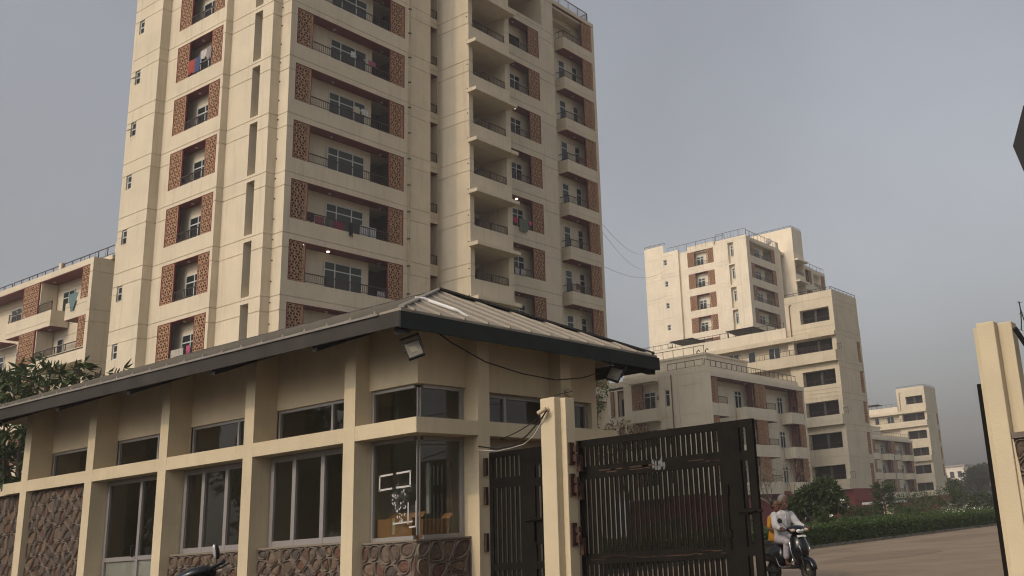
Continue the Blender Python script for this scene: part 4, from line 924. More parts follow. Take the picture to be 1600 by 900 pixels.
def gate_leaf(name, label, x0, x1, y, ztop, stiles, rails, gaps, cat='gate'):
    """frame of stiles and rails with flat vertical bars standing in two staggered rows"""
    t = thing(name, label, cat, (x0, y, 0))
    for a, b in stiles: wpart('stile', MB().box(a, b, y-.03, y+.03, .06, ztop), GATE, t)
    for a, b, z0, z1 in rails: wpart('rail', MB().box(a, b, y-.026, y+.026, z0, z1), GATE, t)
    for a, b, z0, z1, n in gaps:
        if n == 0: wpart('plate', MB().box(a, b, y-.02, y+.02, z0, z1), GATE, t); continue
        st = (b-a)/n
        me = cached(('bar', round(z1-z0, 3), round(st, 3)), lambda: MB().box(-.02, .02, -.004, .004, 0, z1-z0).mesh('bar', GATE)); me2 = cached(('bar2', round(z1-z0, 3)), lambda: MB().box(-.006, .006, -.012, .012, 0, z1-z0).mesh('bar', GATE))
        for k in range(n):
            obj('bar', me, t, Vector((a+(k+.34)*st, y-.014, z0))-t.location)
            obj('bar', me2, t, Vector((a+(k+.80)*st, y+.008, z0))-t.location)
    return t
gx0, gx1 = -8.74, -5.95
lv = gate_leaf('gate_leaf', 'wide black iron gate leaf of vertical bars, closed beside the scooter', gx0, gx1, 10.9, 2.405,
    [(gx0, gx0+.06), (-6.46, -6.16), (-6.04, gx1)],
    [(gx0+.06, -6.46, 2.31, 2.405), (gx0+.06, -6.46, 1.87, 2.04), (gx0+.06, -6.46, .74, .88), (gx0+.06, -6.46, .06, .16),
     (-6.16, -6.04, 2.31, 2.405), (-6.16, -6.04, 1.9, 2.02), (-6.16, -6.04, 1.24, 1.32), (-6.16, -6.04, .76, .86), (-6.16, -6.04, .06, .16)],
    [(gx0+.06, -6.46, 2.04, 2.31, 28), (gx0+.06, -6.46, .88, 1.87, 28), (gx0+.06, -6.46, .16, .74, 28),
     (-6.16, -6.04, 2.02, 2.31, 1), (-6.16, -6.04, 1.32, 1.9, 1), (-6.16, -6.04, .86, 1.24, 1), (-6.16, -6.04, .16, .76, 1)])
wpart('latch', MB().tube([(-6.22, 10.86, 1.28), (-5.9, 10.86, 1.28)], .016).tube([(-6.1, 10.86, 1.28), (-6.1, 10.82, 1.24)], .013).tube([(-6.0, 10.86, 1.28), (-5.98, 10.82, 1.30)], .02), GATE, lv)
wpart('bolt_tube', MB().tube([(-6.38, 10.855, 1.6), (-6.38, 10.855, .85)], .012), GATE, lv); wpart('bolt_guide', MB().box(-6.41, -6.35, 10.84, 10.87, 1.50, 1.62), GATE, lv); wpart('bolt_guide', MB().box(-6.41, -6.35, 10.84, 10.87, .98, 1.08), GATE, lv)
mb = MB(); rr = random.Random(5)
for k in range(13):
    x = -7.50+.017*k+rr.uniform(-.012, .012); z = 1.885+rr.uniform(0, .04); w = rr.uniform(.012, .026); h = rr.uniform(.05, .14)
    mb.poly([(x, 10.8725-.0001*k, z), (x+w, 10.8725-.0001*k, z+.01), (x+w*.9, 10.8725-.0001*k, z+h), (x-.01, 10.8725-.0001*k, z+h*.8)])
tag(wpart('sticker_residue', mb, mat('torn_paper', (.22, .215, .21), .9, col2=(.03, .028, .026), scale=38), lv), kind='stuff')
mb = MB()
for k in range(30):
    x = rr.uniform(gx0+.1, -6.5); z = rr.choice((1.93, 1.96, .8, .83)); mb.box(x, x+rr.uniform(.05, .3), 10.872, 10.8735, z, z+rr.uniform(.006, .02))
tag(wpart('worn_paint', mb, mat('worn_rusty_paint', (.055, .032, .02), .85), lv), kind='stuff')
wk = gate_leaf('wicket_gate', 'narrow black wicket gate between the gatehouse and gate pillar', -10.44, -9.12, 10.92, 2.40,
    [(-10.44, -10.37), (-9.84, -9.56), (-9.2, -9.12)],
    [(-10.37, -9.84, 2.32, 2.40), (-10.37, -9.84, 1.88, 2.02), (-10.37, -9.84, .72, .82), (-10.37, -9.84, .06, .15), (-9.56, -9.2, 2.15, 2.40), (-9.56, -9.2, 1.85, 1.97), (-9.56, -9.2, 1.05, 1.4), (-9.56, -9.2, .72, .82)],
    [(-10.37, -9.84, 2.02, 2.32, 6), (-10.37, -9.84, .82, 1.88, 6), (-10.37, -9.84, .15, .72, 6), (-9.56, -9.2, 1.97, 2.15, 3), (-9.56, -9.2, 1.4, 1.85, 3), (-9.56, -9.2, .82, 1.05, 3), (-9.56, -9.2, .06, .72, 3)])
wpart('slide_bolt', MB().tube([(-9.72, 10.86, 1.38), (-9.3, 10.86, 1.4)], .018).box(-9.6, -9.55, 10.84, 10.89, 1.1, 1.36), GATE, wk)
for z in (2.2, 1.78, 1.12): wpart('hinge', MB().box(-10.53, -10.47, 10.86, 10.9, z-.13, z+.13).tube([(-10.47, 10.84, z-.12), (-10.47, 10.84, z+.12)], .02), RUST, wk)
op = gate_leaf('gate_leaf', 'opened black gate leaf seen edge on behind the right pillar', -3.085, -3.035, 10.86, 2.45, [(-3.085, -3.035)], [], [])
for z in (2.3, 1.9, .8, .1): wpart('rail', MB().box(-3.08, -3.04, 10.9, 13.5, z, z+.1), GATE, op)
wpart('stile', MB().box(-3.08, -3.04, 13.5, 13.56, .06, 2.45), GATE, op)
bm_ = MB().box(-.006, .006, -.014, .014, 0, 2.2).mesh('bar', GATE)
for k in range(34): obj('bar', bm_, op, Vector((-3.07, 10.93+.076*k, .15))-op.location)
# boundary wall on the right
bw = thing('boundary_wall', 'rough stone boundary wall right of the tall gate pillar', 'boundary wall', (-2.5, 10.5, 0))
FB = Fac(bw, 'Y', 10.41)
RW = [mat('red_block', (.22, .085, .045), .9, var=.4, scale=12, bump=.5), mat('brown_block', (.15, .09, .06), .9, var=.4, scale=12, bump=.5)]
stone_panel(FB, 'stone_facing', -2.678, .8, 0, 1.8, 0, .24, .19, 21, .3, .2)
wpart('coping', MB().box(-2.676, .8, 10.37, 10.85, 1.802, 1.86), mat('coping_stone', (.17, .135, .11), .9, var=.3, scale=8), bw)
q_ = [(-2.677, 1.80), (-2.665, 1.80)]; rz_ = random.Random(4)
for k in range(14): q_.append((-2.655+.006*k+rz_.uniform(-.008, .008), 1.74-.1*k))
q_ += [(-2.57, .3), (-2.55, .0), (-2.677, 0)]
wpart('plaster_patch', MB().prism([(a, 10.383, b) for a, b in q_], (0, .02, 0)), CREAM2, bw)
# barbed wire on a bent steel arm
aw = thing('wire_support', 'bent dark steel support carrying barbed wire above the wall', 'wire support', (-2.42, 10.5, 1.86))
wpart('arm', MB().tube([(-2.40, 10.62, 1.86), (-2.40, 10.6, 2.4), (-2.43, 10.55, 2.75), (-2.49, 10.42, 2.93)], .028, 6), STEEL, aw)
pts = []
for k in range(90):
    a = k*.36; pts.append((-2.50+.02*k*.9, 10.5+.24*math.cos(a), 2.95+.26*math.sin(a)+.0*k))
wb = tag(obj('barbed_wire', MB().tube(pts, .006, 4).mesh('barbed_wire', WIRE)), 'coiled barbed wire above the wall at the right edge', 'barbed wire')
mb = MB()
for k in range(0, 90, 2):
    p = Vector(pts[k]); d = Vector((rr.uniform(-1, 1), rr.uniform(-1, 1), rr.uniform(-1, 1))).normalized()*.03; mb.tube([p-d, p+d], .003, 3)
obj('barb', mb.mesh('barb', WIRE), wb)
for z in (2.62, 2.76): cable('fence_wire', 'straight strand of fence wire %s the barbed coil' % ('low under' if z < 2.7 else 'just under'), [(-2.46, 10.52, z), (.8, 10.5, z+.04)], .004)
# dark lamp panel that pokes in at the right edge
sb = thing('sign_board', 'dark board edge poking in high at the right frame edge', 'sign board', (-1.60, 10.55, 0))
wpart('board', MB().prism([(-2.25, 10.6, 4.96), (-2.07, 10.6, 5.39), (-1.3, 10.6, 5.5), (-1.3, 10.6, 4.3), (-2.17, 10.6, 4.60)], (0, .06, 0)), STEEL, sb)
wpart('support_pole', MB().tube([(-1.45, 10.70, 0), (-1.45, 10.70, 5.0)], .04), STEEL, sb)
# CCTV camera and cables
cc = thing('security_camera', 'small cream bullet camera on the left gate pillar', 'security camera', (-8.9, 10.45, 2.84))
obj('bracket', MB().tube([(0, 0, 0), (0, -.05, 0), (-.02, -.09, -.03)], .014).lathe([(.03, 0), (.03, -.02), (.001, -.02)], (0, 0, 0), 'y', 10).mesh('bracket', mat('camera_cream', (.45, .36, .24), .5)), cc)
obj('body', MB().tube([(.05, -.1, .0), (-.06, -.14, -.06)], .032, 12).mesh('body', mat('camera_cream', None)), cc)
obj('lens', MB().tube([(-.061, -.1405, -.061), (-.066, -.142, -.064)], .026, 12).mesh('lens', BPLAST), cc)
cable('cable', 'bundle of cables drooping from the camera to the gatehouse', [(-8.9, 10.42, 2.82), (-9.0, 10.4, 2.7), (-9.3, 10.45, 2.52), (-9.7, 10.6, 2.42), (-10.1, 10.7, 2.42), (-10.52, 10.76, 2.5)], .011)
cable('cable', 'thin pale wire drooping lowest above the wicket gate', [(-8.92, 10.42, 2.80), (-9.05, 10.43, 2.62), (-9.2, 10.47, 2.5), (-9.45, 10.55, 2.42), (-9.75, 10.62, 2.40), (-10.1, 10.7, 2.39), (-10.52, 10.74, 2.45)], .0045, m=WHITE)
cable('cable', 'single dark cable spanning high from pillar to gatehouse beam', [(-8.9, 10.5, 2.86), (-10.5, 11.2, 2.62)], .008, sag=.05)
cable('cable', 'thin cable climbing from the gate pillar to the wall lamp', [(-8.95, 10.6, 3.0), (-9.4, 11.2, 3.15), (-10.2, 12.6, 3.42)], .007)
wlp = thing('wall_lamp', 'round cream wall fitting under the eave above the gate pillar', 'wall lamp', (-10.52, 12.84, 3.45)); obj('globe', MB().ell((.05, 0, 0), (.05, .07, .07), 12, 8).mesh('globe', mat('camera_cream', None), True), wlp)
# aerial cables in the gap between the towers
for i, (a, b) in enumerate((((-41, 54.66, 22.9), (-79, 115.6, 40.6)), ((-41, 54.66, 22.3), (-79, 115.6, 38.2)), ((-41, 54.66, 19.6), (-75.5, 115, 37.0)))):
    cable('cable', ['topmost aerial cable strung between the two towers', 'middle aerial cable strung between the two towers', 'lowest aerial cable strung between the two towers'][i], [a, b], .012, sag=.9)

# ------------------------------------------------------------------ scooter
def build_scooter(label, loc, rz, group=None):
    t = thing('scooter', label, 'scooter', loc, rz, group)
    def P(name, mb, m, smooth=True, bevel=0, par=None): return obj(name, mb.mesh(name, m, smooth, bevel), par or t)
    tp = [(.13, -.03), (.15, -.048), (.19, -.05), (.210, -.032), (.216, 0), (.210, .032), (.19, .05), (.15, .048), (.13, .03), (.13, -.03)]
    rp = [(.012, -.06), (.05, -.055), (.06, -.02), (.115, -.02), (.128, -.038), (.134, -.03), (.134, .03), (.128, .038), (.115, .02), (.06, .02), (.05, .055), (.012, .06)]
    for x in (.62, -.62):
        w = P('wheel', MB().lathe(tp, (x, 0, .216), 'y', 28), TYRE)
        P('rim', MB().lathe(rp, (x, 0, .216), 'y', 20), mat('rim_paint', (.12, .11, .10), .4, metal=.6), par=w)
    # front mudguard
    secs = []
    for k in range(11):
        a = rad(5+17*k); R = .25; h = .085*(1-.25*abs(k-5)/5)
        secs.append([(.62+(R-.05)*math.cos(a), -h, .216+(R-.05)*math.sin(a)), (.62+R*.98*math.cos(a), -h*.8, .216+R*.98*math.sin(a)), (.62+(R+.02)*math.cos(a), 0, .216+(R+.02)*math.sin(a)),
                     (.62+R*.98*math.cos(a), h*.8, .216+R*.98*math.sin(a)), (.62+(R-.05)*math.cos(a), h, .216+(R-.05)*math.sin(a)), (.62+(R-.012)*math.cos(a), 0, .216+(R-.012)*math.sin(a))])
    P('mudguard', MB().loft(secs), SCOOT)
    P('fork', MB().tube([(.62, -.07, .216), (.52, -.06, .5)], .022, 8).tube([(.62, .07, .216), (.52, .06, .5)], .022, 8).tube([(.52, -.06, .5), (.52, .06, .5)], .03, 8), BPLAST)
    # front apron (leg shield)
    secs = []
    for z, w, xc, xe in ((.34, .09, .49, .44), (.42, .15, .54, .42), (.52, .195, .575, .40), (.64, .21, .575, .375), (.75, .195, .54, .35), (.84, .16, .49, .335), (.90, .115, .44, .32), (.94, .08, .40, .31)):
        q = []
        for k in range(9):
            u = -1+2*k/8; q.append((xe+(xc-xe)*(1-abs(u)**2.2), w*u, z+.02*(1-u*u)))
        for k in range(9):
            u = 1-2*k/8; q.append((xe-.03+(xc-xe)*.35*(1-abs(u)**2.2), w*u*.96, z))
        secs.append(q)
    P('apron', MB().loft(secs), SCOOT)
    for s in (-1, 1):
        P('edge_trim', MB().tube([(.44, s*.10, .35), (.425, s*.158, .43), (.405, s*.203, .53), (.38, s*.217, .64), (.355, s*.202, .75), (.338, s*.166, .84)], .009, 6), CHROME)
        P('apron_crease', MB().tube([(.575, s*.075, .53), (.58, s*.11, .62), (.53, s*.115, .74)], .006, 5), CHROME)
        g = P('grip', MB().tube([(.30, s*.20, 1.0), (.285, s*.28, 1.0), (.27, s*.375, .995)], [.015, .017, .018], 8), BPLAST)
        P('lever', MB().tube([(.34, s*.19, .99), (.36, s*.26, .985), (.335, s*.37, .98)], .007, 6), CHROME if False else BPLAST)
        m_ = P('mirror', MB().tube([(.30, s*.20, 1.03), (.29, s*.245, 1.10), (.275, s*.30, 1.155)], .006, 6).ell((.27, s*.335, 1.185), (.022, .062, .048), 14, 8, Matrix.Rotation(s*.35, 3, 'X')), BPLAST)
        P('mirror_glass', MB().ell((.2515, s*.335, 1.185), (.006, .055, .042), 14, 8, Matrix.Rotation(s*.35, 3, 'X')), mat('mirror_face', (.62, .60, .60), .25, metal=.4), par=m_)
        P('indicator', MB().ell((.435, s*.155, .985), (.045, .055, .032), 12, 8), mat('indicator_lens', (.5, .38, .28), .15))
        P('footboard_rail', MB().tube([(.40, s*.185, .45), (.30, s*.20, .31), (0, s*.20, .29), (-.12, s*.2, .33), (-.2, s*.2, .48)], .012, 6), CHROME)
    def cowl(p, d): return Vector((p.x-.03*d.z-.25*abs(p.y)*max(0, d.x), p.y, p.z))
    P('headset', MB().ell((.335, 0, 1.0), (.155, .225, .085), 20, 12, fn=cowl), SCOOT)
    P('headlight', MB().ell((.43, 0, .975), (.062, .105, .05), 16, 9), mat('headlight_glass', (.75, .75, .74), .08, spec=.9))
    P('headlight_reflector', MB().box(.488, .493, -.05, .05, .945, .965), CHROME, False)
    P('number_plate', MB().prism([(.497, -.10, .845), (.507, .0, .855), (.497, .10, .845), (.470, .10, .882), (.480, 0, .892), (.470, -.10, .882)], (.012, 0, .004)), mat('plate_white', (.55, .54, .50), .5), False)
    P('steering_cover', MB().tube([(.36, 0, .90), (.345, 0, .95)], .07, 12), BPLAST)
    P('inner_panel', MB().loft([[(.40, -.1, .32), (.40, .1, .32), (.30, .1, .32), (.30, -.1, .32)], [(.34, -.09, .9), (.34, .09, .9), (.27, .09, .88), (.27, -.09, .88)]]), BPLAST, False)
    P('floorboard', MB().box(-.2, .42, -.185, .185, .26, .31), BPLAST, False, .015)
    secs = []
    for x, w, z0, z1 in ((-.10, .12, .30, .70), (-.2, .165, .30, .72), (-.45, .185, .36, .735), (-.75, .165, .42, .73), (-.98, .06, .58, .72)):
        secs.append([(x, -w*.85, z0), (x, -w, z0+(z1-z0)*.4), (x, -w*.85, z1), (x, w*.85, z1), (x, w, z0+(z1-z0)*.4), (x, w*.85, z0)])
    P('rear_body', MB().loft(secs), SCOOT)
    secs = []
    for x, w, z in ((-.07, .09, .735), (-.14, .135, .77), (-.35, .15, .77), (-.55, .15, .80), (-.80, .12, .80), (-.88, .06, .775)):
        secs.append([(x, -w, .722), (x, -w*1.03, z-.02), (x, -w*.7, z+.01), (x, w*.7, z+.01), (x, w*1.03, z-.02), (x, w, .722)])
    P('seat', MB().loft(secs), mat('seat_vinyl', (.03, .028, .027), .6))
    P('tail_lamp', MB().ell((-.97, 0, .66), (.04, .08, .04), 10, 6), mat('tail_lens', (.3, .02, .02), .2))
    P('exhaust', MB().tube([(-.3, -.12, .2), (-.45, -.16, .22), (-.85, -.18, .3)], [.02, .045, .05], 10), STEEL)
    return t
RX, RY, RZ = -9.04, 17.58, rad(-30)
scoot = build_scooter('black scooter ridden by the couple past the gate leaf end', (RX, RY, .004), RZ)
scoot.scale = (.96, .96, .96)
park = copy_tree(scoot); tag(park, 'parked black two-wheeler with mirror and handlebar showing at the bottom edge')
# ------------------------------------------------------------------ people
SKIN = mat('skin_brown', (.10, .052, .034), .6, var=.12, scale=14)
SKIN2 = mat('skin_warm_brown', (.14, .072, .045), .6, var=.1, scale=14)
SHIRT = mat('white_shirt_cloth', (.50, .49, .49), .9, var=.18, scale=9, bump=1.0, bscale=16)
TROUS = mat('pale_trouser_cloth', (.42, .40, .43), .9, var=.2, scale=9, bump=1.0, bscale=14)
HAIRG = mat('grey_hair', (.20, .19, .18), .8, var=.3, scale=60); HAIRB = mat('black_hair', (.012, .010, .009), .6)
YEL = mat('yellow_kameez_cloth', (.46, .22, .02), .9, var=.3, scale=12, bump=1.0, bscale=14)
EYE = mat('eye_white', (.55, .52, .48), .3); IRIS = mat('eye_dark', (.012, .01, .01), .2)
def limb(mb, pts, rs, n=12):
    P_ = [Vector(p) for p in pts]; mb.tube(P_, list(rs), n)
    for p, r in zip(P_, rs): mb.ell(p, (r, r, r), n, 8)
def fuse(name, mb, m, parent, vox=.009, sm=3):
    me = mb.mesh(name, m); o = obj(name, me)
    r = o.modifiers.new('r', 'REMESH'); r.mode = 'VOXEL'; r.voxel_size = vox; r.use_smooth_shade = True
    s_ = o.modifiers.new('s', 'SMOOTH'); s_.iterations = sm; s_.factor = .5
    bpy.context.view_layer.update()
    dg = bpy.context.evaluated_depsgraph_get(); m2 = bpy.data.meshes.new_from_object(o.evaluated_get(dg)); bpy.data.objects.remove(o)
    m2.name = name
    if not m2.materials: m2.materials.append(m)
    for p in m2.polygons: p.use_smooth = True
    return obj(name, m2, parent)
def hand(mb, wrist, fdir, down, s, curl=1.3, k=1.0):
    """palm, four curled fingers of unequal length and a side thumb closing round a bar"""
    w = Vector(wrist); f = Vector(fdir).normalized(); d = Vector(down).normalized(); side = f.cross(d).normalized()*s
    palm = w+f*.05*k
    R_ = Matrix((side, f, d)).transposed()
    mb.ell(palm, (.04*k, .052*k, .018*k), 12, 8, R_)
    for i, (o_, L) in enumerate(((-.028, .062), (-.009, .072), (.010, .068), (.028, .054))):
        b = palm+f*.045*k+side*o_*k; pts = [b]; a = 0
        for seg in (.42, .33, .25):
            a += curl*.62; dirv = f*math.cos(a)+d*math.sin(a); pts.append(pts[-1]+dirv*L*seg*1.15*k)
        limb(mb, pts, [.0095*k, .009*k, .008*k, .007*k], 8)
    b = w+f*.025*k-side*.034*k; limb(mb, [b, b-side*.022*k+f*.022*k+d*.012*k, b-side*.014*k+f*.045*k+d*.035*k], [.012*k, .0105*k, .009*k], 8)
def head(mb, c, yaw=0, pitch=0, k=1.0):
    c = Vector(c); R_ = Matrix.Rotation(yaw, 3, 'Z') @ Matrix.Rotation(pitch, 3, 'Y')
    q = lambda x, y, z: c+R_ @ (Vector((x, y, z))*k)
    mb.ell(q(-.012, 0, .03), (.098*k, .078*k, .098*k), 18, 12, R_)       # skull
    mb.ell(q(.03, 0, -.045), (.062*k, .056*k, .075*k), 16, 10, R_)       # jaw
    mb.ell(q(.07, 0, -.095), (.022*k, .024*k, .02*k), 10, 8, R_)         # chin
    mb.ell(q(.078, 0, .022), (.016*k, .055*k, .012*k), 12, 8, R_)        # brow
    for s in (-1, 1):
        mb.ell(q(.062, s*.036, -.022), (.024*k, .022*k, .024*k), 10, 8, R_)   # cheeks
        mb.ell(q(-.005, s*.082, -.005), (.022*k, .010*k, .032*k), 10, 8, R_)  # ears
    limb(mb, [q(.086, 0, .012), q(.100, 0, -.015), q(.108, 0, -.028)], [.009*k, .011*k, .014*k], 8)   # nose
    mb.ell(q(.092, 0, -.058), (.012*k, .024*k, .007*k), 10, 6, R_); mb.ell(q(.089, 0, -.070), (.012*k, .021*k, .008*k), 10, 6, R_)   # lips
    return q, R_
def face_bits(par, q, R_, k, hair, lash=True):
    for s in (-1, 1):
        e = obj('eye', MB().ell(q(.079, s*.031, .003), (.008*k, .011*k, .0055*k), 10, 8, R_).mesh('eye', EYE, True), par)
        obj('iris', MB().ell(q(.0868, s*.031, .002), (.004*k, .0062*k, .0062*k), 8, 6, R_).mesh('iris', IRIS, True), e)
        obj('eyebrow', MB().tube([q(.088, s*.014, .022), q(.089, s*.032, .029), q(.080, s*.052, .024)], .0045*k, 6).mesh('eyebrow', hair), par)
def torso(mb, secs, n=16):
    out = []
    for (x, z, a, b) in secs:
        out.append([(x+a*math.cos(2*math.pi*i/n), b*math.sin(2*math.pi*i/n), z) for i in range(n)])
    mb.loft(out)
def man():
    t = thing('person', 'grey haired man in white shirt and pale trousers riding the scooter', 'person', (RX, RY, .004), RZ)
    b = MB()
    torso(b, [(-.22, .80, .11, .15), (-.21, .92, .10, .145), (-.18, 1.08, .10, .155), (-.15, 1.22, .10, .17), (-.13, 1.32, .08, .15), (-.12, 1.37, .05, .07)])
    limb(b, [(-.125, 0, 1.34), (-.09, 0, 1.44)], [.055, .05])
    for s in (-1, 1):
        limb(b, [(-.14, s*.19, 1.285), (.0, s*.27, 1.09), (.21, s*.287, 1.035)], [.055, .043, .028])
        hand(b, (.215, s*.288, 1.04), (.9, s*.12, -.05), (0, 0, -1), s, 1.5, 1.05)
        limb(b, [(-.2, s*.09, .82), (.20, s*.16, .77), (.12, s*.155, .42)], [.085, .062, .036])
        limb(b, [(.12, s*.155, .40), (.14, s*.157, .355), (.27, s*.165, .345)], [.036, .034, .026])
    q, R_ = head(b, (-.055, 0, 1.535), rad(8), rad(14), 1.13)
    body = fuse('body', b, SKIN, t, .0075, 2)
    face_bits(body, q, R_, 1.13, HAIRG)
    h = MB()
    h.ell(q(-.034, 0, .045), (.112, .100, .112), 20, 14, R_, fn=lambda p, d: p*(1 if d.x < .45 else .93))
    o = obj('hair', h.mesh('hair', HAIRG, True), t)
    obj('moustache', MB().tube([q(.098, -.024, -.054), q(.104, 0, -.046), q(.098, .024, -.054)], [.005, .009, .005], 6).mesh('moustache', HAIRG), t)
    c = MB()
    torso(c, [(-.22, .78, .135, .178), (-.21, .92, .125, .17), (-.18, 1.08, .13, .20), (-.15, 1.22, .13, .215), (-.13, 1.32, .11, .19), (-.115, 1.385, .062, .075)])
    for s in (-1, 1):
        limb(c, [(-.14, s*.195, 1.285), (-.005, s*.275, 1.09), (.17, s*.285, 1.04)], [.085, .070, .048])
    shirt = fuse('shirt', c, SHIRT, t, .011, 2)
    for s in (-1, 1):
        obj('collar', MB().prism([(-.07, s*.015, 1.375), (-.045, s*.03, 1.32), (-.06, s*.085, 1.365), (-.11, s*.08, 1.40)], (.006, s*.002, .006)).mesh('collar', SHIRT), shirt)
    obj('placket', MB().tube([(-.028, 0, 1.33), (-.012, 0, 1.2), (-.05, 0, 1.0)], .012, 5).mesh('placket', SHIRT), shirt)
    p = MB()
    torso(p, [(-.24, .77, .14, .17), (-.22, .9, .13, .168)])
    for s in (-1, 1): limb(p, [(-.2, s*.09, .83), (.20, s*.16, .78), (.125, s*.155, .50)], [.105, .085, .066])
    fuse('trousers', p, TROUS, t, .011, 2)
    for s in (-1, 1): obj('sandal', MB().box(.08, .33, s*.163-.045, s*.163+.045, .305, .325).mesh('sandal', BPLAST, bevel=.008), t)
    t.scale = (.96, .96, .96); return t
man()
def woman():
    t = thing('person', 'dark haired woman in mustard yellow dress seated behind the rider', 'person', (RX+.10, RY-.01, .004), RZ)
    b = MB()
    torso(b, [(-.60, .84, .12, .17), (-.58, 1.0, .10, .14), (-.55, 1.15, .10, .15), (-.53, 1.27, .09, .15), (-.52, 1.34, .06, .08)])
    limb(b, [(-.52, -.02, 1.31), (-.49, -.04, 1.40)], [.046, .042])
    for s in (-1, 1):
        limb(b, [(-.53, s*.15, 1.25), (-.48, s*.22, 1.04), (-.33, s*.18, 1.0)], [.045, .036, .024]); hand(b, (-.33, s*.18, 1.0), (.8, -s*.45, .1), (0, 0, -1), s, .7, .9)
        limb(b, [(-.55, s*.08, .86), (-.45+s*.07, .30, .82), (-.42+s*.07, .34, .46), (-.40+s*.07, .42, .42)], [.085, .06, .036, .03])
    q, R_ = head(b, (-.455, -.045, 1.495), rad(-2), rad(6), .98)
    body = fuse('body', b, SKIN2, t, .008, 2); face_bits(body, q, R_, .98, HAIRB)
    h = MB(); h.ell(q(-.034, 0, .045), (.106, .092, .106), 20, 14, R_, fn=lambda p, d: p*(1 if d.x < .45 else .93)); h.ell(q(-.11, 0, -.03), (.045, .05, .05), 12, 8, R_)
    obj('hair', h.mesh('hair', HAIRB, True), t)
    c = MB()
    torso(c, [(-.60, .80, .15, .20), (-.58, 1.0, .125, .165), (-.55, 1.15, .12, .17), (-.53, 1.27, .105, .165), (-.515, 1.35, .065, .085)])
    for s in (-1, 1):
        limb(c, [(-.53, s*.155, 1.25), (-.49, s*.215, 1.09)], [.062, .056]); limb(c, [(-.55, s*.09, .86), (-.45+s*.07, .30, .82), (-.42+s*.07, .33, .50)], [.10, .085, .08])
    fuse('kameez', c, YEL, t, .012, 2)
    t.scale = (.96, .96, .96)
woman()
def gardener():
    t = thing('person', 'small figure in white shirt crouching behind the long hedge', 'person', (-18.85, 43.4, 0), rad(200))
    b = MB()
    torso(b, [(-.12, .25, .15, .17), (-.05, .42, .12, .15), (.08, .58, .11, .17), (.15, .66, .08, .13)])
    limb(b, [(.17, 0, .67), (.25, 0, .74)], [.05, .045])
    for s in (-1, 1):
        limb(b, [(.12, s*.17, .62), (.28, s*.18, .42), (.45, s*.1, .3)], [.05, .04, .028]); hand(b, (.45, s*.1, .3), (.8, 0, -.5), (0, 0, -1), s, .8)
        limb(b, [(-.1, s*.1, .25), (.2, s*.17, .42), (.08, s*.15, .08), (.22, s*.16, .05)], [.09, .065, .04, .035])
    q, R_ = head(b, (.30, 0, .80), 0, rad(35)); body = fuse('body', b, SKIN, t, .012, 2); face_bits(body, q, R_, 1, HAIRB)
    h = MB(); h.ell(q(-.026, 0, .030), (.102, .088, .098), 16, 10, R_, fn=lambda p, d: p*(1 if d.x < .35 else .9)); obj('hair', h.mesh('hair', HAIRB, True), t)
    c = MB(); torso(c, [(-.12, .27, .17, .19), (-.05, .42, .14, .175), (.08, .58, .13, .19), (.16, .67, .09, .13)])
    for s in (-1, 1): limb(c, [(.12, s*.17, .62), (.24, s*.18, .47)], [.068, .06])
    fuse('shirt', c, WHITE, t, .014, 2)
    p = MB(); torso(p, [(-.13, .2, .16, .18), (-.1, .3, .16, .18)])
    for s in (-1, 1): limb(p, [(-.1, s*.1, .25), (.2, s*.17, .42), (.09, s*.15, .12)], [.105, .08, .06])
    fuse('trousers', p, mat('dark_trouser_cloth', (.03, .03, .035), .9), t, .014, 2)
gardener()

# ------------------------------------------------------------------ laundry on the balconies
def cloth(label, kind, plane, u, ztop, w, h, col, fac, name='hanging_cloth', taper=0.0, off=.05, fold=.03):
    rr = random.Random(hash((u, ztop)) % 9999); mb = MB(); nx, nz = 10, 6; ph = rr.uniform(0, 6)
    for side in (0, 1):
        b = len(mb.v)
        for j in range(nz+1):
            f = j/nz
            for i in range(nx+1):
                g = i/nx-.5; ww = w*(1-taper*f)
                y = -off-.012*side-fold*f*math.sin(ph+g*14+f*2)-.006*math.sin(ph*2+g*31); z = -h*f*(1+.06*math.sin(ph+g*9))
                mb.v.append((g*ww, y, z))
        for j in range(nz):
            for i in range(nx):
                a = b+j*(nx+1)+i; mb.f.append((a, a+1, a+nx+2, a+nx+1))
    o = obj(name, mb.mesh(name, mat('cloth_%02d_%02d_%02d' % tuple(int(c*99) for c in col), col, .9, var=.3, scale=7), True))
    o.location = (plane, u, ztop) if fac == 'X' else (u, plane, ztop); o.rotation_euler = (0, 0, math.pi/2 if fac == 'X' else 0)
    return tag(o, label, 'laundry', 'laundry drying on balconies')
FX_, BX_ = -41.0, 27.69
cloth('red shirt drying between carved screens high on the long side', '', BX_, -48.42, 27.85, .55, .8, (.35, .06, .04), 'Y', taper=-.15)
cloth('blue patterned cloth drying beside the red shirt', '', BX_, -47.85, 27.85, .55, .85, (.06, .08, .16), 'Y')
cloth('white cloth slung diagonally near the high right screen', '', BX_, -47.25, 28.1, .6, .5, (.50, .46, .42), 'Y')
cloth('grey cloth hanging last on the high long side balcony', '', BX_, -46.8, 28.15, .4, .7, (.30, .26, .24), 'Y')
cloth('pale towel over the lowest long side balcony rail', '', BX_, -47.9, 11.55, 1.1, .45, (.42, .38, .32), 'Y', fold=.015)
cloth('pink cloth beside the pale towel above the gatehouse roof', '', BX_, -46.95, 11.6, .3, .4, (.45, .07, .16), 'Y')
cloth('white square cloth on the upper front balcony', '', FX_, 32.75, 27.97, .32, .35, (.6, .6, .6), 'X', off=-.25)
cloth('dark cloth hanging beside the white square upstairs', '', FX_, 33.2, 27.9, .42, .28, (.03, .02, .025), 'X', off=-.25)
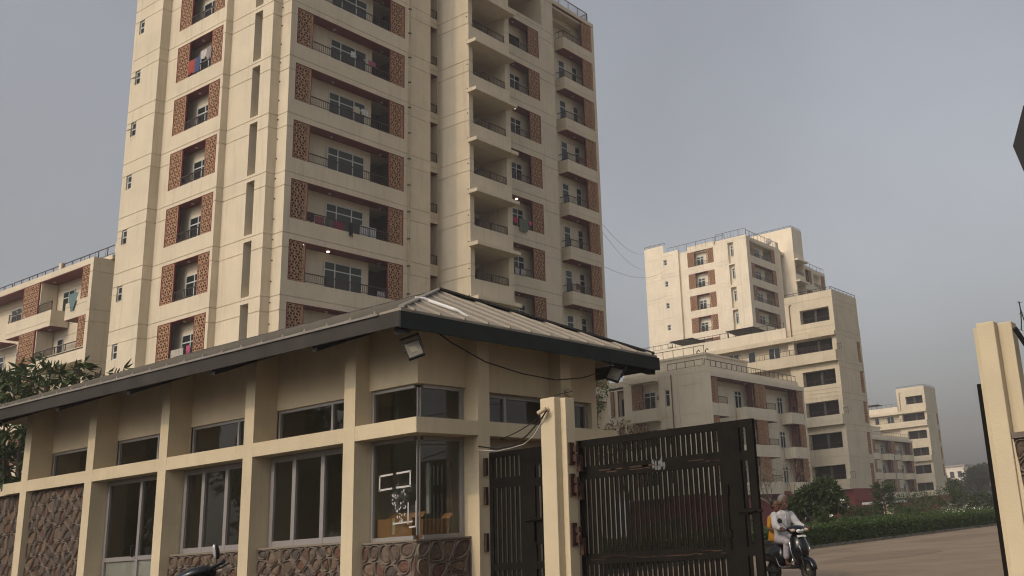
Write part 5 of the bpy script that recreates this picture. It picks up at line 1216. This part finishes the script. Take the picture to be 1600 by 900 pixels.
cloth('pink cloth flying off the upper front balcony line', '', FX_, 34.0, 27.85, .5, .3, (.32, .08, .14), 'X', off=-.2)
cloth('cream cloth drying in the middle front balcony', '', FX_, 32.95, 24.7, .4, .4, (.5, .44, .33), 'X', off=-.15)
cloth('white lace cloth drying beside the cream cloth', '', FX_, 33.5, 24.7, .4, .35, (.55, .54, .5), 'X', off=-.15)
cloth('dark shawl bunched at the left screen of the laundry balcony', '', FX_, 30.15, 17.9, .5, .5, (.05, .04, .04), 'X', off=-.1)
cloth('striped pink cloth behind the laundry balcony rail', '', FX_, 30.75, 17.8, .55, .5, (.34, .09, .13), 'X', off=-.12)
cloth('grey blue cloth behind the laundry balcony rail', '', FX_, 31.35, 17.78, .5, .5, (.14, .16, .17), 'X', off=-.12)
cloth('crimson cloth behind the laundry balcony rail', '', FX_, 31.95, 17.8, .62, .5, (.33, .03, .07), 'X', off=-.12)
cloth('black garment hanging over the laundry balcony rail', '', FX_, 32.62, 17.85, .22, .75, (.012, .012, .014), 'X', off=.06)
cloth('white shirt drying left in the dark laundry balcony corner', '', FX_, 33.75, 18.0, .55, .6, (.52, .52, .54), 'X', off=-.3)
cloth('white shirt drying right in the dark laundry balcony corner', '', FX_, 34.4, 18.05, .5, .65, (.55, .55, .58), 'X', off=-.4)
cloth('small white cloth low in the lamp lit balcony', '', FX_, 34.85, 14.5, .5, .3, (.5, .47, .47), 'X', off=-.2)
cloth('magenta cloth left of the long towel on the loggia bay', '', -40.6, 45.0, 20.95, .45, .35, (.45, .03, .13), 'X', off=.05)
cloth('long grey green towel hung outside the loggia bay', '', -40.6, 45.7, 20.98, .75, .85, (.14, .17, .13), 'X', off=.1)
cloth('bright pink cloth right of the long towel', '', -40.6, 46.4, 20.95, .4, .25, (.6, .10, .22), 'X', off=.05, taper=.5)
cloth('pale shirt drying left on the lowest loggia bay balcony', '', -40.6, 45.05, 17.6, .4, .4, (.42, .40, .38), 'X')
cloth('grey shirt drying right on the lowest loggia bay balcony', '', -40.6, 45.6, 17.6, .4, .4, (.35, .34, .34), 'X')
cloth('teal patterned sheet hanging off the left block parapet', '', 30.1, -64.1, 17.85, 1.3, 1.1, (.12, .20, .20), 'Y', taper=.75)
cloth('brown cloth on the end balcony rail above the roof', '', -40.9, 51.8, 17.8, .6, .45, (.2, .10, .08), 'X', off=-.1)
cloth('red cloth low on the upper end balcony rail', '', -40.9, 52.6, 27.4, .5, .4, (.3, .08, .09), 'X', off=-.1)

# ------------------------------------------------------------------ vegetation
def leafmat(name, c1, c2, tr=.25):
    m = bpy.data.materials.new(name); m.use_nodes = True; nt = m.node_tree; N = nt.nodes; L = nt.links; b = N['Principled BSDF']
    geo = N.new('ShaderNodeNewGeometry'); r = N.new('ShaderNodeValToRGB'); L.new(geo.outputs['Random Per Island'], r.inputs['Fac'])
    r.color_ramp.elements[0].color = (*c1, 1); r.color_ramp.elements[1].color = (*c2, 1)
    L.new(r.outputs[0], b.inputs['Base Color']); b.inputs['Roughness'].default_value = .5; b.inputs['Specular IOR Level'].default_value = .35
    t = N.new('ShaderNodeBsdfTranslucent'); L.new(r.outputs[0], t.inputs[0]); mx = N.new('ShaderNodeMixShader'); mx.inputs[0].default_value = tr
    L.new(b.outputs[0], mx.inputs[1]); L.new(t.outputs[0], mx.inputs[2]); L.new(mx.outputs[0], N['Material Output'].inputs[0]); return m
LEAF_D = leafmat('dark_leaf', (.018, .034, .010), (.055, .085, .022)); LEAF_M = leafmat('mid_leaf', (.028, .052, .014), (.075, .105, .03))
LEAF_H = leafmat('hedge_leaf', (.024, .052, .010), (.062, .105, .022)); LEAF_B = leafmat('brown_leaf', (.10, .07, .04), (.16, .12, .07)); LEAF_F = leafmat('far_leaf', (.03, .05, .022), (.06, .08, .04))
LEAF_P = leafmat('bush_leaf', (.03, .055, .015), (.085, .12, .035))
BARK = mat('bark', (.10, .075, .055), .9, var=.35, scale=12); BARKD = mat('pale_bark', (.17, .14, .11), .9, var=.3, scale=12)
FLOWER = mat('white_petal', (.75, .72, .62), .7)
def leaves(pos, dirs, length, width, m, seed=0, name='foliage', jit=.35, fold=.15):
    r = np.random.default_rng(seed); n = len(pos); d = dirs/np.linalg.norm(dirs, axis=1)[:, None]
    q = r.normal(size=(n, 3)); s = np.cross(d, q); s /= np.linalg.norm(s, axis=1)[:, None]; nn = np.cross(d, s)
    L = length*r.uniform(1-jit, 1+jit, n)[:, None]; w = width*r.uniform(1-jit, 1+jit, n)[:, None]
    V = np.stack([pos, pos+d*L*.45+s*w*.5+nn*w*fold, pos+d*L-nn*L*.08, pos+d*L*.45-s*w*.5+nn*w*fold], 1).reshape(-1, 3)
    me = bpy.data.meshes.new(name); me.vertices.add(4*n); me.vertices.foreach_set('co', V.ravel().astype(np.float32))
    idx = np.arange(n)[:, None]*4; F_ = np.concatenate([idx+np.array([[0, 1, 2]]), idx+np.array([[0, 2, 3]])], 1).ravel()
    me.loops.add(6*n); me.loops.foreach_set('vertex_index', F_.astype(np.int32)); me.polygons.add(2*n)
    me.polygons.foreach_set('loop_start', np.arange(0, 6*n, 3, dtype=np.int32)); me.polygons.foreach_set('loop_total', np.full(2*n, 3, np.int32))
    me.update(calc_edges=True); me.materials.append(m); return me
def clump_points(clumps, n, r, shell=.55):
    cs = np.array([c[:3] for c in clumps], float); rr_ = np.array([c[3] for c in clumps]); w = rr_**2; k = r.choice(len(cs), n, p=w/w.sum())
    d = r.normal(size=(n, 3)); d /= np.linalg.norm(d, axis=1)[:, None]; rad_ = rr_[k]*(shell+(1-shell)*r.random(n))
    return cs[k]+d*rad_[:, None]*np.array([1, 1, .8]), d
def tree(name, label, cat, base, clumps, n, L, w, m, seed, trunk=.12, bark=BARK, droop=.5, group=None, flowers=0, per=1):
    r = np.random.default_rng(seed); rr = random.Random(seed); t = thing(name, label, cat, base, 0, group); B_ = Vector(base)
    mb = MB(); top = Vector((np.mean([c[0] for c in clumps]), np.mean([c[1] for c in clumps]), min(c[2] for c in clumps)))-B_
    fork = Vector((top.x*.35, top.y*.35, max(.25, top.z*.6)))
    mb.tube([(0, 0, -.05), fork*.5+Vector((rr.uniform(-.05, .05), .04, 0)), fork], [trunk, trunk*.85, trunk*.7], 8)
    for c in clumps:
        e = Vector(c[:3])-B_; mid = fork.lerp(e, .5)+Vector((rr.uniform(-.15, .15)*c[3], rr.uniform(-.15, .15)*c[3], .1*c[3]))
        mb.tube([fork, mid, e], [trunk*.55, trunk*.35, trunk*.12], 6)
        for k in range(4):
            d = Vector((rr.gauss(0, 1), rr.gauss(0, 1), rr.gauss(.2, .8))).normalized()*c[3]*.8; mb.tube([e.lerp(mid, .25), e+d*.5, e+d], [trunk*.14, trunk*.1, trunk*.04], 4)
    obj('trunk', mb.mesh('trunk', bark), t)
    k = max(1, n//per); p, d = clump_points(clumps, k, r)
    p = np.repeat(p, per, 0); d = np.repeat(d, per, 0)+r.normal(size=(k*per, 3))*.8; d[:, 2] -= droop
    tag(obj('crown', leaves(p-np.array(base), d, L, w, m, seed, 'crown'), t), kind='stuff')
    if flowers:
        p, d = clump_points(clumps, flowers, r, .95); p = np.repeat(p, 10, 0)+r.normal(size=(flowers*10, 3))*.04
        tag(obj('flowers', leaves(p-np.array(base), r.normal(size=(flowers*10, 3)), .085, .07, FLOWER, seed, 'flowers'), t), kind='stuff')
    return t
rr = random.Random(11)
# leafy tree behind the far end of the gatehouse
cl = [(-27.6, 12.4, 5.2, .9), (-28.6, 12.4, 5.5, .8), (-26.9, 12.9, 5.3, .6), (-29.2, 12.2, 4.5, 1.1), (-27.6, 12.6, 4.2, 1.0), (-28.4, 12.5, 3.3, 1.1), (-29.4, 12.3, 2.6, 1.2), (-26.5, 13.2, 5.45, .3), (-26.0, 13.4, 5.5, .16), (-28.0, 13, 2.4, .9), (-30.2, 12.2, 5.4, 1.0), (-30.5, 12, 3.6, 1.2)]
cl = [(a+.15, b, c+.55, d) for a, b, c, d in cl]
tree('leafy_tree', 'dark leafy tree with long drooping leaves at far left behind gatehouse', 'tree', (-28.6, 12.6, 0), cl, 3600, .30, .085, LEAF_M, 5, .16, droop=.9, per=8)
tree('slender_tree', 'sparse thin leaved tree peeking over the beam right of gatehouse', 'tree', (-13.6, 17.6, 0), [(-13.75, 17.5, 3.9, .42), (-13.85, 17.5, 3.4, .35), (-13.5, 17.6, 4.25, .3), (-14.0, 17.4, 2.9, .5), (-13.6, 17.5, 4.55, .2)], 1500, .075, .03, LEAF_M, 6, .05, droop=.2)
tree('dry_shrub', 'dry brownish shrub beside the sparse tree above the gate', 'shrub', (-13.0, 17.9, 0), [(-13.1, 17.8, 3.25, .4), (-12.75, 18, 3.1, .36), (-13.3, 17.7, 2.9, .4)], 1300, .08, .025, LEAF_B, 7, .04, droop=.1)
# nearly bare tree behind the scooter riders
def bare_tree():
    t = thing('bare_tree', 'nearly bare grey branched tree behind the scooter riders', 'tree', (-26.0, 50, 0)); mb = MB(); tips = []
    r_ = random.Random(4)
    def grow(p, d, L, rad_, lv):
        e = p+d*L; mid = p.lerp(e, .5)+Vector((r_.uniform(-.08, .08), r_.uniform(-.08, .08), r_.uniform(-.05, .05)))*L
        mb.tube([p, mid, e], [rad_, rad_*.85, rad_*.7], 5 if lv < 3 else 3, False)
        if lv >= 5: tips.append(e); return
        if lv > 2: tips.append(e)
        for k in range(3 if lv < 4 else 2):
            nd = (d+Vector((r_.uniform(-.9, .9), r_.uniform(-.9, .9), r_.uniform(-.15, .55)))).normalized(); grow(e, nd, L*r_.uniform(.66, .85), rad_*.62, lv+1)
    grow(Vector((0, 0, -.05)), Vector((.03, 0, 1)), 1.35, .075, 0)
    obj('trunk', mb.mesh('trunk', BARKD), t); P_ = np.array([tuple(p) for p in tips]); P_ = np.repeat(P_, 2, 0); g = np.random.default_rng(3)
    tag(obj('crown', leaves(P_+g.normal(size=P_.shape)*.08, g.normal(size=P_.shape), .10, .05, LEAF_B, 3, 'crown'), t), kind='stuff')
bare_tree()
tree('frangipani_tree', 'dense glossy frangipani tree with white flowers behind the hedge', 'tree', (-19.6, 41.3, 0), [(-19.9, 41.2, 2.15, .55), (-19.2, 41.6, 2.35, .5), (-20.4, 40.9, 1.7, .55), (-19.5, 41.4, 1.65, .55), (-18.9, 41.8, 1.75, .5), (-20.7, 40.8, 1.35, .4), (-19.4, 41.4, 2.6, .3)], 3400, .26, .085, LEAF_D, 8, .07, droop=-.15, flowers=16)
tree('young_frangipani', 'small leafy frangipani bush under the flowering tree', 'shrub', (-19.15, 41.0, 0), [(-19.2, 41, .8, .35), (-19.1, 41, 1.1, .25)], 500, .2, .06, LEAF_D, 9, .03, droop=-.3, flowers=2)
def palm_shrub(label, base, h, sd):
    t = thing('palm_shrub', label, 'shrub', base); r_ = np.random.default_rng(sd)
    obj('trunk', MB().tube([(0, 0, -.05), (.05, 0, h*.35), (0, 0, h*.6)], [.09, .07, .06], 7).mesh('trunk', BARK), t)
    n = 700; z = h*(.35+.6*r_.random(n)); an = r_.random(n)*6.28; ra = .1+.5*r_.random(n)
    p = np.stack([ra*np.cos(an), ra*np.sin(an), z], 1); d = np.stack([np.cos(an), np.sin(an), r_.uniform(-.2, .9, n)], 1)
    tag(obj('crown', leaves(p, d, .55, .07, LEAF_M, sd, 'crown'), t), kind='stuff')
palm_shrub('spiky palm like shrub left of the little white canopy', (-28.9, 72.5, 0), 3.5, 14)
bl = [('broad feathery bush right of the white canopy', (-25.6, 69.5, 0), [(-25.9, 69.3, 1.7, 1.0), (-25.0, 69.7, 1.9, .9), (-24.3, 70, 1.4, .9), (-26.4, 69, 1.0, .9)], LEAF_P),
      ('tall feathery bush left of the farthest stair tower base', (-22.3, 67.5, 0), [(-22.4, 67.4, 2.0, .8), (-21.8, 67.7, 2.6, .6), (-22.9, 67.2, 1.3, .8), (-21.4, 67.8, 1.5, .9)], LEAF_M),
      ('rounded dark bush in front of the distant trees', (-20.0, 68.5, 0), [(-20.2, 68.4, 1.5, .8), (-19.5, 68.8, 1.1, .8), (-20.7, 68.2, 1.0, .7)], LEAF_D),
      ('pale green bush nearest the right pillar above the hedge', (-17.6, 69, 0), [(-17.9, 68.9, 1.5, .7), (-17.2, 69.2, 1.8, .6), (-18.5, 68.7, 1.0, .6)], LEAF_P),
      ('low lime bush just behind the hedge middle', (-22.4, 60, 0), [(-22.6, 59.9, .9, .5), (-22.2, 60, 1.1, .35)], LEAF_P),
      ('wide dark shrub before the maroon wall left of frangipani', (-27.3, 56, 0), [(-27.8, 55.8, 1.3, .8), (-26.7, 56.3, 1.2, .9), (-28.8, 55.5, 1.0, .8)], LEAF_D),
      ('clipped dark shrub before the maroon wall right of frangipani', (-24.9, 58, 0), [(-25.2, 57.9, 1.2, .7), (-24.3, 58.3, 1.1, .7)], LEAF_D),
      ('dark bush seen low through the gate bars at left', (-33, 50, 0), [(-33.5, 49.8, 1.0, .9), (-32.5, 50.2, 1.1, .9), (-34.6, 49.5, .9, .9)], LEAF_D),
      ('dark bush seen low through the gate bars at right', (-29.8, 51, 0), [(-30.3, 50.8, 1.0, .9), (-29.2, 51.3, .9, .8)], LEAF_D)]
for i, (lb, b, cl, m) in enumerate(bl): tree('bush', lb, 'bush', b, cl, 2000, .17, .06, m, 30+i, .05, droop=.1)
# trees far off in the haze
fl = [('bluish hazy tree beside the farthest stair tower', (-66, 196, 0), 7.5, 5.0), ('tall rounded hazy tree touching the right pillar', (-60.5, 207, 0), 9.6, 6.0), ('lower hazy tree between two taller ones', (-75, 225, 0), 7, 5.0), ('hazy tree crown far behind the pale building', (-118, 300, 0), 9, 7), ('outer hazy tree past the right pillar line', (-48, 215, 0), 8.5, 6), ('farthest faint tree on the right', (-60, 285, 0), 9, 7)]
for i, (lb, b, h, r_) in enumerate(fl):
    q = random.Random(50+i); cl = [(b[0]+q.uniform(-.7, .7)*r_, b[1]+q.uniform(-.6, .6)*r_, h*q.uniform(.32, .82), r_*q.uniform(.28, .46)) for _ in range(12)]
    tree('far_tree', lb, 'tree', b, cl, 6500, .5, .3, LEAF_F, 60+i, .25, droop=.1, group='trees fading in the haze')
# unseen trees added across the street to darken reflections in the gatehouse glass
for i, (x, y, h) in enumerate(((-88, -24, 12), (-75, -21, 13), (-62, -24, 12), (-50, -22, 12.5), (-38, -24, 11), (-26, -22, 11))):
    q = random.Random(90+i); cl = [(x+q.uniform(-4.5, 4.5), y+q.uniform(-2.5, 2.5), h*q.uniform(.2, .85), q.uniform(1.8, 3.0)) for _ in range(13)]
    tree('reflection_tree', ['westernmost unseen tree added to darken glass reflections', 'tallest unseen tree added to darken glass reflections', 'third unseen tree added to darken glass reflections', 'fourth unseen tree added to darken glass reflections, with a wide crown', 'short unseen tree added to darken reflections, facing the gatehouse door', 'easternmost unseen tree added to darken reflections, facing the gatehouse corner'][i], 'tree', (x, y, 0), cl, 5200, .55, .32, LEAF_M, 80+i, .25, droop=.1, group='unseen trees added for dark reflections')
# hedges
def hedge(label, x0, x1, y0, y1, h, n, sd):
    t = thing('hedge', label, 'hedge', ((x0+x1)/2, y0, 0)); g = np.random.default_rng(sd)
    mb = MB(); k = int((y1-y0)/.8); secs = []; q = random.Random(sd)
    for i in range(k+1):
        y = y0+(y1-y0)*i/k; hh = h*.93+q.uniform(-.03, .03); secs.append([(x0+.06, y, 0), (x0+.05+q.uniform(0, .04), y, hh*.8), (x0+.16, y, hh), (x1-.16, y, hh), (x1-.05-q.uniform(0, .04), y, hh*.8), (x1-.06, y, 0)])
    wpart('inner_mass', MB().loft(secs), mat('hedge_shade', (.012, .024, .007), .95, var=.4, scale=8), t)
    L = y1-y0; f = g.random(n); y = y0+L*g.random(n)**1.6; top = f < .45
    p = np.stack([np.where(top, x0+(x1-x0)*g.random(n), x1-.04+.05*g.normal(size=n)), y, np.where(top, h-.03+.04*g.normal(size=n), h*g.random(n)**.8)], 1)
    d = g.normal(size=(n, 3))*.6+np.where(top[:, None], np.array([[0, 0, 1.]]), np.array([[1., 0, .4]]))
    o = obj('foliage', leaves(p-np.array([(x0+x1)/2, y0, 0]), d, .11, .06, LEAF_H, sd), t); tag(o, kind='stuff')
    for i in range(8): wpart('stem', MB().tube([((x0+x1)/2, y0+i*1.5+.4, 0), ((x0+x1)/2, y0+i*1.5+.4, h*.7)], .02, 5), BARK, t)
hedge('long clipped green hedge running along the concrete drive', -18.55, -17.5, 16, 112, .84, 42000, 1)
hedge('second darker hedge row behind the long clipped hedge', -21.6, -20.7, 44, 100, .98, 14000, 2)
def flowers_patch():
    t = thing('flower_bed', 'patch of white flowers on stems behind the hedge at right', 'flower bed', (-19.6, 62, 0)); g = np.random.default_rng(8)
    p = np.stack([g.uniform(-.8, 1.0, 110), g.uniform(-3, 5, 110), .85+.3*g.random(110)], 1)
    tag(obj('petals', leaves(p, g.normal(size=(110, 3)), .09, .07, FLOWER, 8), t), kind='stuff')
    p = np.stack([g.uniform(-.9, 1.1, 900), g.uniform(-3, 5, 900), .3+.75*g.random(900)], 1)
    tag(obj('stems', leaves(p, g.normal(size=(900, 3))+np.array([0, 0, 1.2]), .25, .05, LEAF_P, 9), t), kind='stuff')
flowers_patch()
# low planter wall, canopy, lamp post
pw = thing('planter_wall', 'low dark grey planter wall behind the frangipani tree', 'low wall', (-28, 55, 0)); wpart('wall', MB().prism([(-30.5, 53.6, 0), (-24.2, 57.8, 0), (-24.35, 58.0, 0), (-30.65, 53.8, 0)], (0, 0, .82)), mat('dark_granite', (.055, .055, .055), .7, var=.3, scale=6), pw); wpart('coping', MB().prism([(-30.5, 53.55, .822), (-24.15, 57.78, .822), (-24.35, 58.05, .822), (-30.7, 53.82, .822)], (0, 0, .06)), mat('dark_granite', None), pw)
cn = thing('entrance_canopy', 'small white canopy slab on a cream column at maroon base', 'canopy', (-34.2, 85, 0))
wpart('slab', MB().prism([(-35.8, 84.6, 2.0), (-32.9, 84.6, 2.0), (-32.9, 88, 2.0), (-35.8, 88, 2.0)], (0, 0, .2)), WHITE, cn); wpart('column', MB().box(-33.9, -33.2, 84.8, 85.4, 0, 1.998), CREAM, cn); wpart('back_wall', MB().box(-35.6, -33.2, 87.4, 87.9, 0, 1.998), MAROON, cn)
lp = thing('street_lamp', 'thin street lamp post before the farthest low block', 'street lamp', (-41, 107.5, 0)); wpart('post', MB().tube([(-41, 107.5, 0), (-41, 107.5, 6.9)], [.09, .06], 8), ALU, lp); wpart('lamp_arm', MB().tube([(-41, 107.5, 6.9), (-40.8, 107.2, 7.4), (-40.1, 106.8, 7.5)], .045, 6), ALU, lp); wpart('lamp_head', MB().box(-40.1, -39.6, 106.65, 106.9, 7.42, 7.52), ALU, lp)
rk = thing('grey_boulder', 'pale grey rock pile among bushes before the farthest tower', 'boulder', (-29, 88, 0)); obj('rock', MB().ell((0, 0, .7), (.8, .7, 1.1), 12, 8, fn=lambda p, d: p*(1+.18*math.sin(7*d.x+5*d.z)*math.cos(6*d.y+3))).mesh('rock', mat('pale_rock', (.24, .20, .19), .9, var=.4, scale=3)), rk)
br = thing('brick_heap', 'low orange brick heap behind hedge near the right pillar', 'brick heap', (-20.8, 80, 0)); obj('rubble', MB().ell((0, 0, .5), (2.2, 1.2, .75), 14, 8, fn=lambda p, d: p*(1+.15*math.sin(9*d.x+7*d.y))).mesh('rubble', mat('orange_brick', (.26, .11, .06), .9, var=.5, scale=5)), br)

# ------------------------------------------------------------------ ground
struct('ground', MB().poly([(-640, -640, 0), (640, -640, 0), (640, 640, 0), (-640, 640, 0)]), mat('dry_earth', (.17, .13, .09), .95, var=.3, scale=.3))
struct('driveway', MB().poly([(-17.45, 9.0, .004), (9, 9.0, .004), (9, 200, .004), (-17.45, 200, .004)]), mat('worn_concrete', (.27, .205, .14), .88, var=.3, scale=.55, bump=.3, bscale=14))
struct('lawn', MB().poly([(-60, 36, .004), (-17.6, 36, .004), (-17.6, 200, .004), (-60, 200, .004)]), mat('lawn_green', (.05, .075, .02), .95, var=.4, scale=1.2))
struct('kerb', MB().box(-17.6, -17.452, 15, 120, 0, .12), mat('kerb_concrete', (.21, .18, .15), .9, var=.2, scale=3))
struct('street', MB().poly([(-60, -30, .004), (30, -30, .004), (30, 8.98, .004), (-60, 8.98, .004)]), mat('street_asphalt', (.06, .055, .05), .9, var=.3, scale=1))
mb = MB(); q = random.Random(2)
for k in range(6):
    x, y = q.uniform(-15, -4), q.uniform(20, 60); pts = [(x, y)]
    for j in range(12): x += q.uniform(.3, .8); y += q.uniform(-.35, .45); pts.append((x, y))
    for a, b in zip(pts, pts[1:]): mb.poly([(a[0], a[1], .009), (b[0], b[1], .009), (b[0]+.02, b[1]+.05, .009), (a[0]+.02, a[1]+.05, .009)])
pt = MB(); q2 = random.Random(12)
for k, (x, y, w, h) in enumerate(((-11, 27, 1.6, 3.2), (-6.5, 33, 2.4, 2.0), (-13.5, 41, 1.5, 4.5), (-8.5, 52, 2.2, 6), (-4.5, 24, 1.2, 2.2), (-15.2, 30, .9, 5))):
    pt.poly([(x+w*math.cos(a)*q2.uniform(.75, 1.1), y+h*math.sin(a)*q2.uniform(.8, 1.1), .0072+.0003*k) for a in [2*math.pi*i/14 for i in range(14)]])
struct('road_patch', pt, mat('patched_concrete', (.225, .17, .118), .92, var=.3, scale=1.3, bump=.2, bscale=14))
struct('crack_lines', mb, mat('crack_tar', (.10, .08, .062), .9))
# parked two-wheeler in front: set by its handlebar
park.rotation_mode = 'ZYX' if False else 'XYZ'
pm = Matrix.Rotation(rad(108), 4, 'Z') @ Matrix.Rotation(rad(-22), 4, 'X')
park.matrix_world = Matrix.Translation(Vector((-7.74, 4.91, 1.205))-pm @ Vector((.27, -.335, 1.095))) @ pm
for ch in park.children:
    if ch.name.startswith('mirror'):
        ch.location.z -= .09
        if min(v.co.y for v in ch.data.vertices) < 0:
            Mq = Matrix.Rotation(rad(-38), 3, 'Z') @ Matrix.Rotation(rad(28), 3, 'X')
            ch.data = MB().tube([(.30, -.25, 1.03), (.29, -.275, 1.08), (.28, -.315, 1.14)], .006, 6).ell((.27, -.335, 1.19), (.024, .034, .068), 14, 8, Mq).mesh('mirror', BPLAST, True)
            for g in ch.children: g.data = MB().ell(Vector((.27, -.335, 1.19))+Mq @ Vector((-.012, 0, 0)), (.0145, .029, .061), 14, 8, Mq).mesh('mirror_glass', MATS['mirror_face'], True)

# ------------------------------------------------------------------ haze
hz = MB().box(-660, 660, -660, 660, -1, 48)
hm = bpy.data.materials.new('haze_air'); hm.use_nodes = True; nt = hm.node_tree; nt.nodes.remove(nt.nodes['Principled BSDF'])
pv = nt.nodes.new('ShaderNodeVolumePrincipled'); pv.inputs['Color'].default_value = (.80, .78, .78, 1); pv.inputs['Density'].default_value = .0010; pv.inputs['Anisotropy'].default_value = .2
nt.links.new(pv.outputs[0], nt.nodes['Material Output'].inputs['Volume'])
tag(obj('haze', hz.mesh('haze', hm)), kind='stuff')
